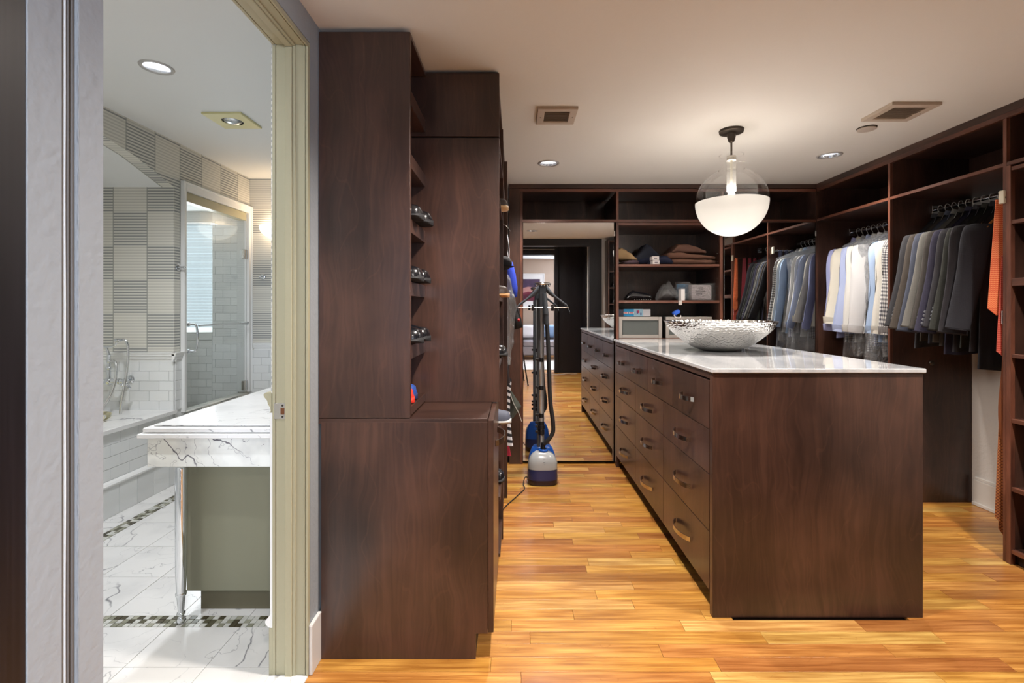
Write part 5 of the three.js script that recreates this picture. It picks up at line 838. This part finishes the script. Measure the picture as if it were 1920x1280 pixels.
  hanger([-.16, 1.98, -3.0], .0, 'wire', 'bare wire hanger sticking out of the left aisle closet', null, .13);
}
{ // dark cloth on the tower shelf
  soft(.26, .05, .3, [2.78, .408, -2.3], cloth(0x2b2d36), 'folded_trousers', 'dark navy folded clothes on the lower tower shelf at the right edge', 'folded clothes', null, u => .6 + .4 * u, 14);
}
// ---------------------------------------------------------------- behind the camera, seen in the mirror
for (let i = 0; i < 8; i++) { const y = [1.4, 1.15, .9, 1.65][i >> 1]; const a = shoe({ at: [1.53 + (i % 2) * .2, y + .002, -.76], L: .24, mat: leatherBlack, yaw: Math.PI / 2, label: `${i % 2 ? 'inner' : 'outer'} black shoe on the ${['second', 'third', 'fourth', 'highest'][i >> 1]} mirrored entry shoe shelf`, group: 'black shoes by the entry' }); void a; }
{
  const t = thing('camera_tripod', 'thin black tripod whose legs show in the tall mirror', 'tripod', [.04, 0, .12]);
  for (const [x, z] of [[.18, -.22], [-.28, -.1], [.12, .3]]) { part(t, 'leg', rod([x, 0, z], [0, 1.12, 0], .011, 10, .016), plasticBlack); part(t, 'foot', ball(.014, [x, .014, z], 10, 8), rubber); }
  part(t, 'column', rod([0, 1.0, 0], [0, 1.2, 0], .014, 12), plasticBlack);
  const s = thing('sofa', 'grey upholstered sofa in the bedroom, seen in the tall mirror', 'sofa', [.2, 0, 4.2]), fab = cloth(0x8f8788);
  part(s, 'base', cb(-1, 1, .12, .34, -.45, .45, { c: .03 }), fab); part(s, 'seat_cushion', cb(-.95, .0, .34, .48, -.44, .25, { c: .04 }), fab); part(s, 'seat_cushion', cb(0, .95, .34, .48, -.44, .25, { c: .04 }), fab); part(s, 'back', cb(-1, 1, .34, .86, .25, .45, { c: .05 }), fab);
  for (const e of [-1, 1]) part(s, 'arm', cb(e * 1.0 - .1, e * 1.0 + .1, .12, .62, -.45, .45, { c: .04 }), fab); for (const [x, z] of [[-.9, -.4], [.9, -.4], [-.9, .4], [.9, .4]]) part(s, 'leg', rod([x, 0, z], [x, .12, z], .02), plasticBlack);
  const pil = (x, hex, label, sz) => { const p = thing('cushion', label, 'cushion', [x, .69, 4.32]); const g = new THREE.SphereGeometry(1, 28, 16); const a = g.attributes.position; for (let i = 0; i < a.count; i++) { const q = ['X', 'Y', 'Z'].map(k => a['get' + k](i)), f = v => Math.sign(v) * Math.pow(Math.abs(v), .45); a.setXYZ(i, f(q[0]) * sz, f(q[1]) * sz * .85, q[2] * .09); } g.computeVertexNormals(); p.rotation.x = .2; part(p, 'cushion', g, cloth(hex)); part(p, 'piping', new THREE.TorusGeometry(sz * .98, .006, 6, 40).scale(1, .84, 1), cloth(hex)); };
  pil(.32, 0xe4e2e4, 'white square cushion on the grey sofa in the mirror', .2); pil(.9, 0x7d97b8, 'blue patterned cushion on the grey sofa in the mirror', .19);
  const rug = thing('rug', 'pale patterned rug on the bedroom floor, seen in the mirror', 'rug', [.4, 0, 2.85]);
  part(rug, 'pile', cb(-1.4, 1.4, 0, .012, -.95, .85, { c: .004 }), cloth(0xffffff, { map: tex(256, 256, .5, .5, (u, v) => { const a = Math.abs(u - .5) < .02 && (v * 12 % 1) < .5, b = Math.abs(v - .5) < .02 && (u * 12 % 1) < .5; const n = noise(u * 60, v * 60, 60, 60, 400); return a || b ? [110, 100, 96] : [188 + n * 20, 176 + n * 20, 164 + n * 20]; }) })); part(rug, 'border', merge([cb(-1.42, -1.38, 0, .013, -.96, .86), cb(1.38, 1.42, 0, .013, -.96, .86)]), cloth(0x9a8c80));
  const art = thing('framed_picture', 'white-framed abstract print in maroon tones above the bedroom sofa', 'picture', [.36, 1.78, 4.88]);
  part(art, 'mat_board', cb(-.42, .42, -.45, .45, -.002, .012), solid(0xe6e6e4, .6)); part(art, 'frame', merge([cb(-.44, .44, .45, .47, -.02, .014), cb(-.44, .44, -.47, -.45, -.02, .014), cb(-.44, -.42, -.45, .45, -.02, .014), cb(.42, .44, -.45, .45, -.02, .014)]), solid(0xf0f0ee, .4));
  const prc = new THREE.PlaneGeometry(.64, .6).rotateY(Math.PI).translate(0, .02, -.004); part(art, 'print', prc, solid(0xffffff, .5, { map: (() => { const t2 = tex(128, 128, 1, 1, (u, v) => { const n = fbm(u * 6, v * 6, 6, 6, 500) * 30; const y = v + (fbm(u * 4, 0, 4, 4, 501) - .5) * .08; return y > .62 ? [58 + n, 44 + n * .6, 66 + n] : y > .4 ? [168 + n, 118 + n, 112 + n] : y > .3 ? [96 + n, 40, 60] : [74 + n, 24, 44]; }); return t2; })() }));
  tag(part(scene, numbered('floor_cable'), tube([[.6, .006, 1.35], [.8, .006, 1.2], [.98, .006, 1.3], [1.05, .03, 1.22], [1.12, .006, 1.3], [1.25, .006, 1.38]], .006, 60, 6), solid(0xd9d6cf, .6)), 'loose white cable on the floor by the dark bedroom door', 'cable');
}
renderer.render(scene, camera);
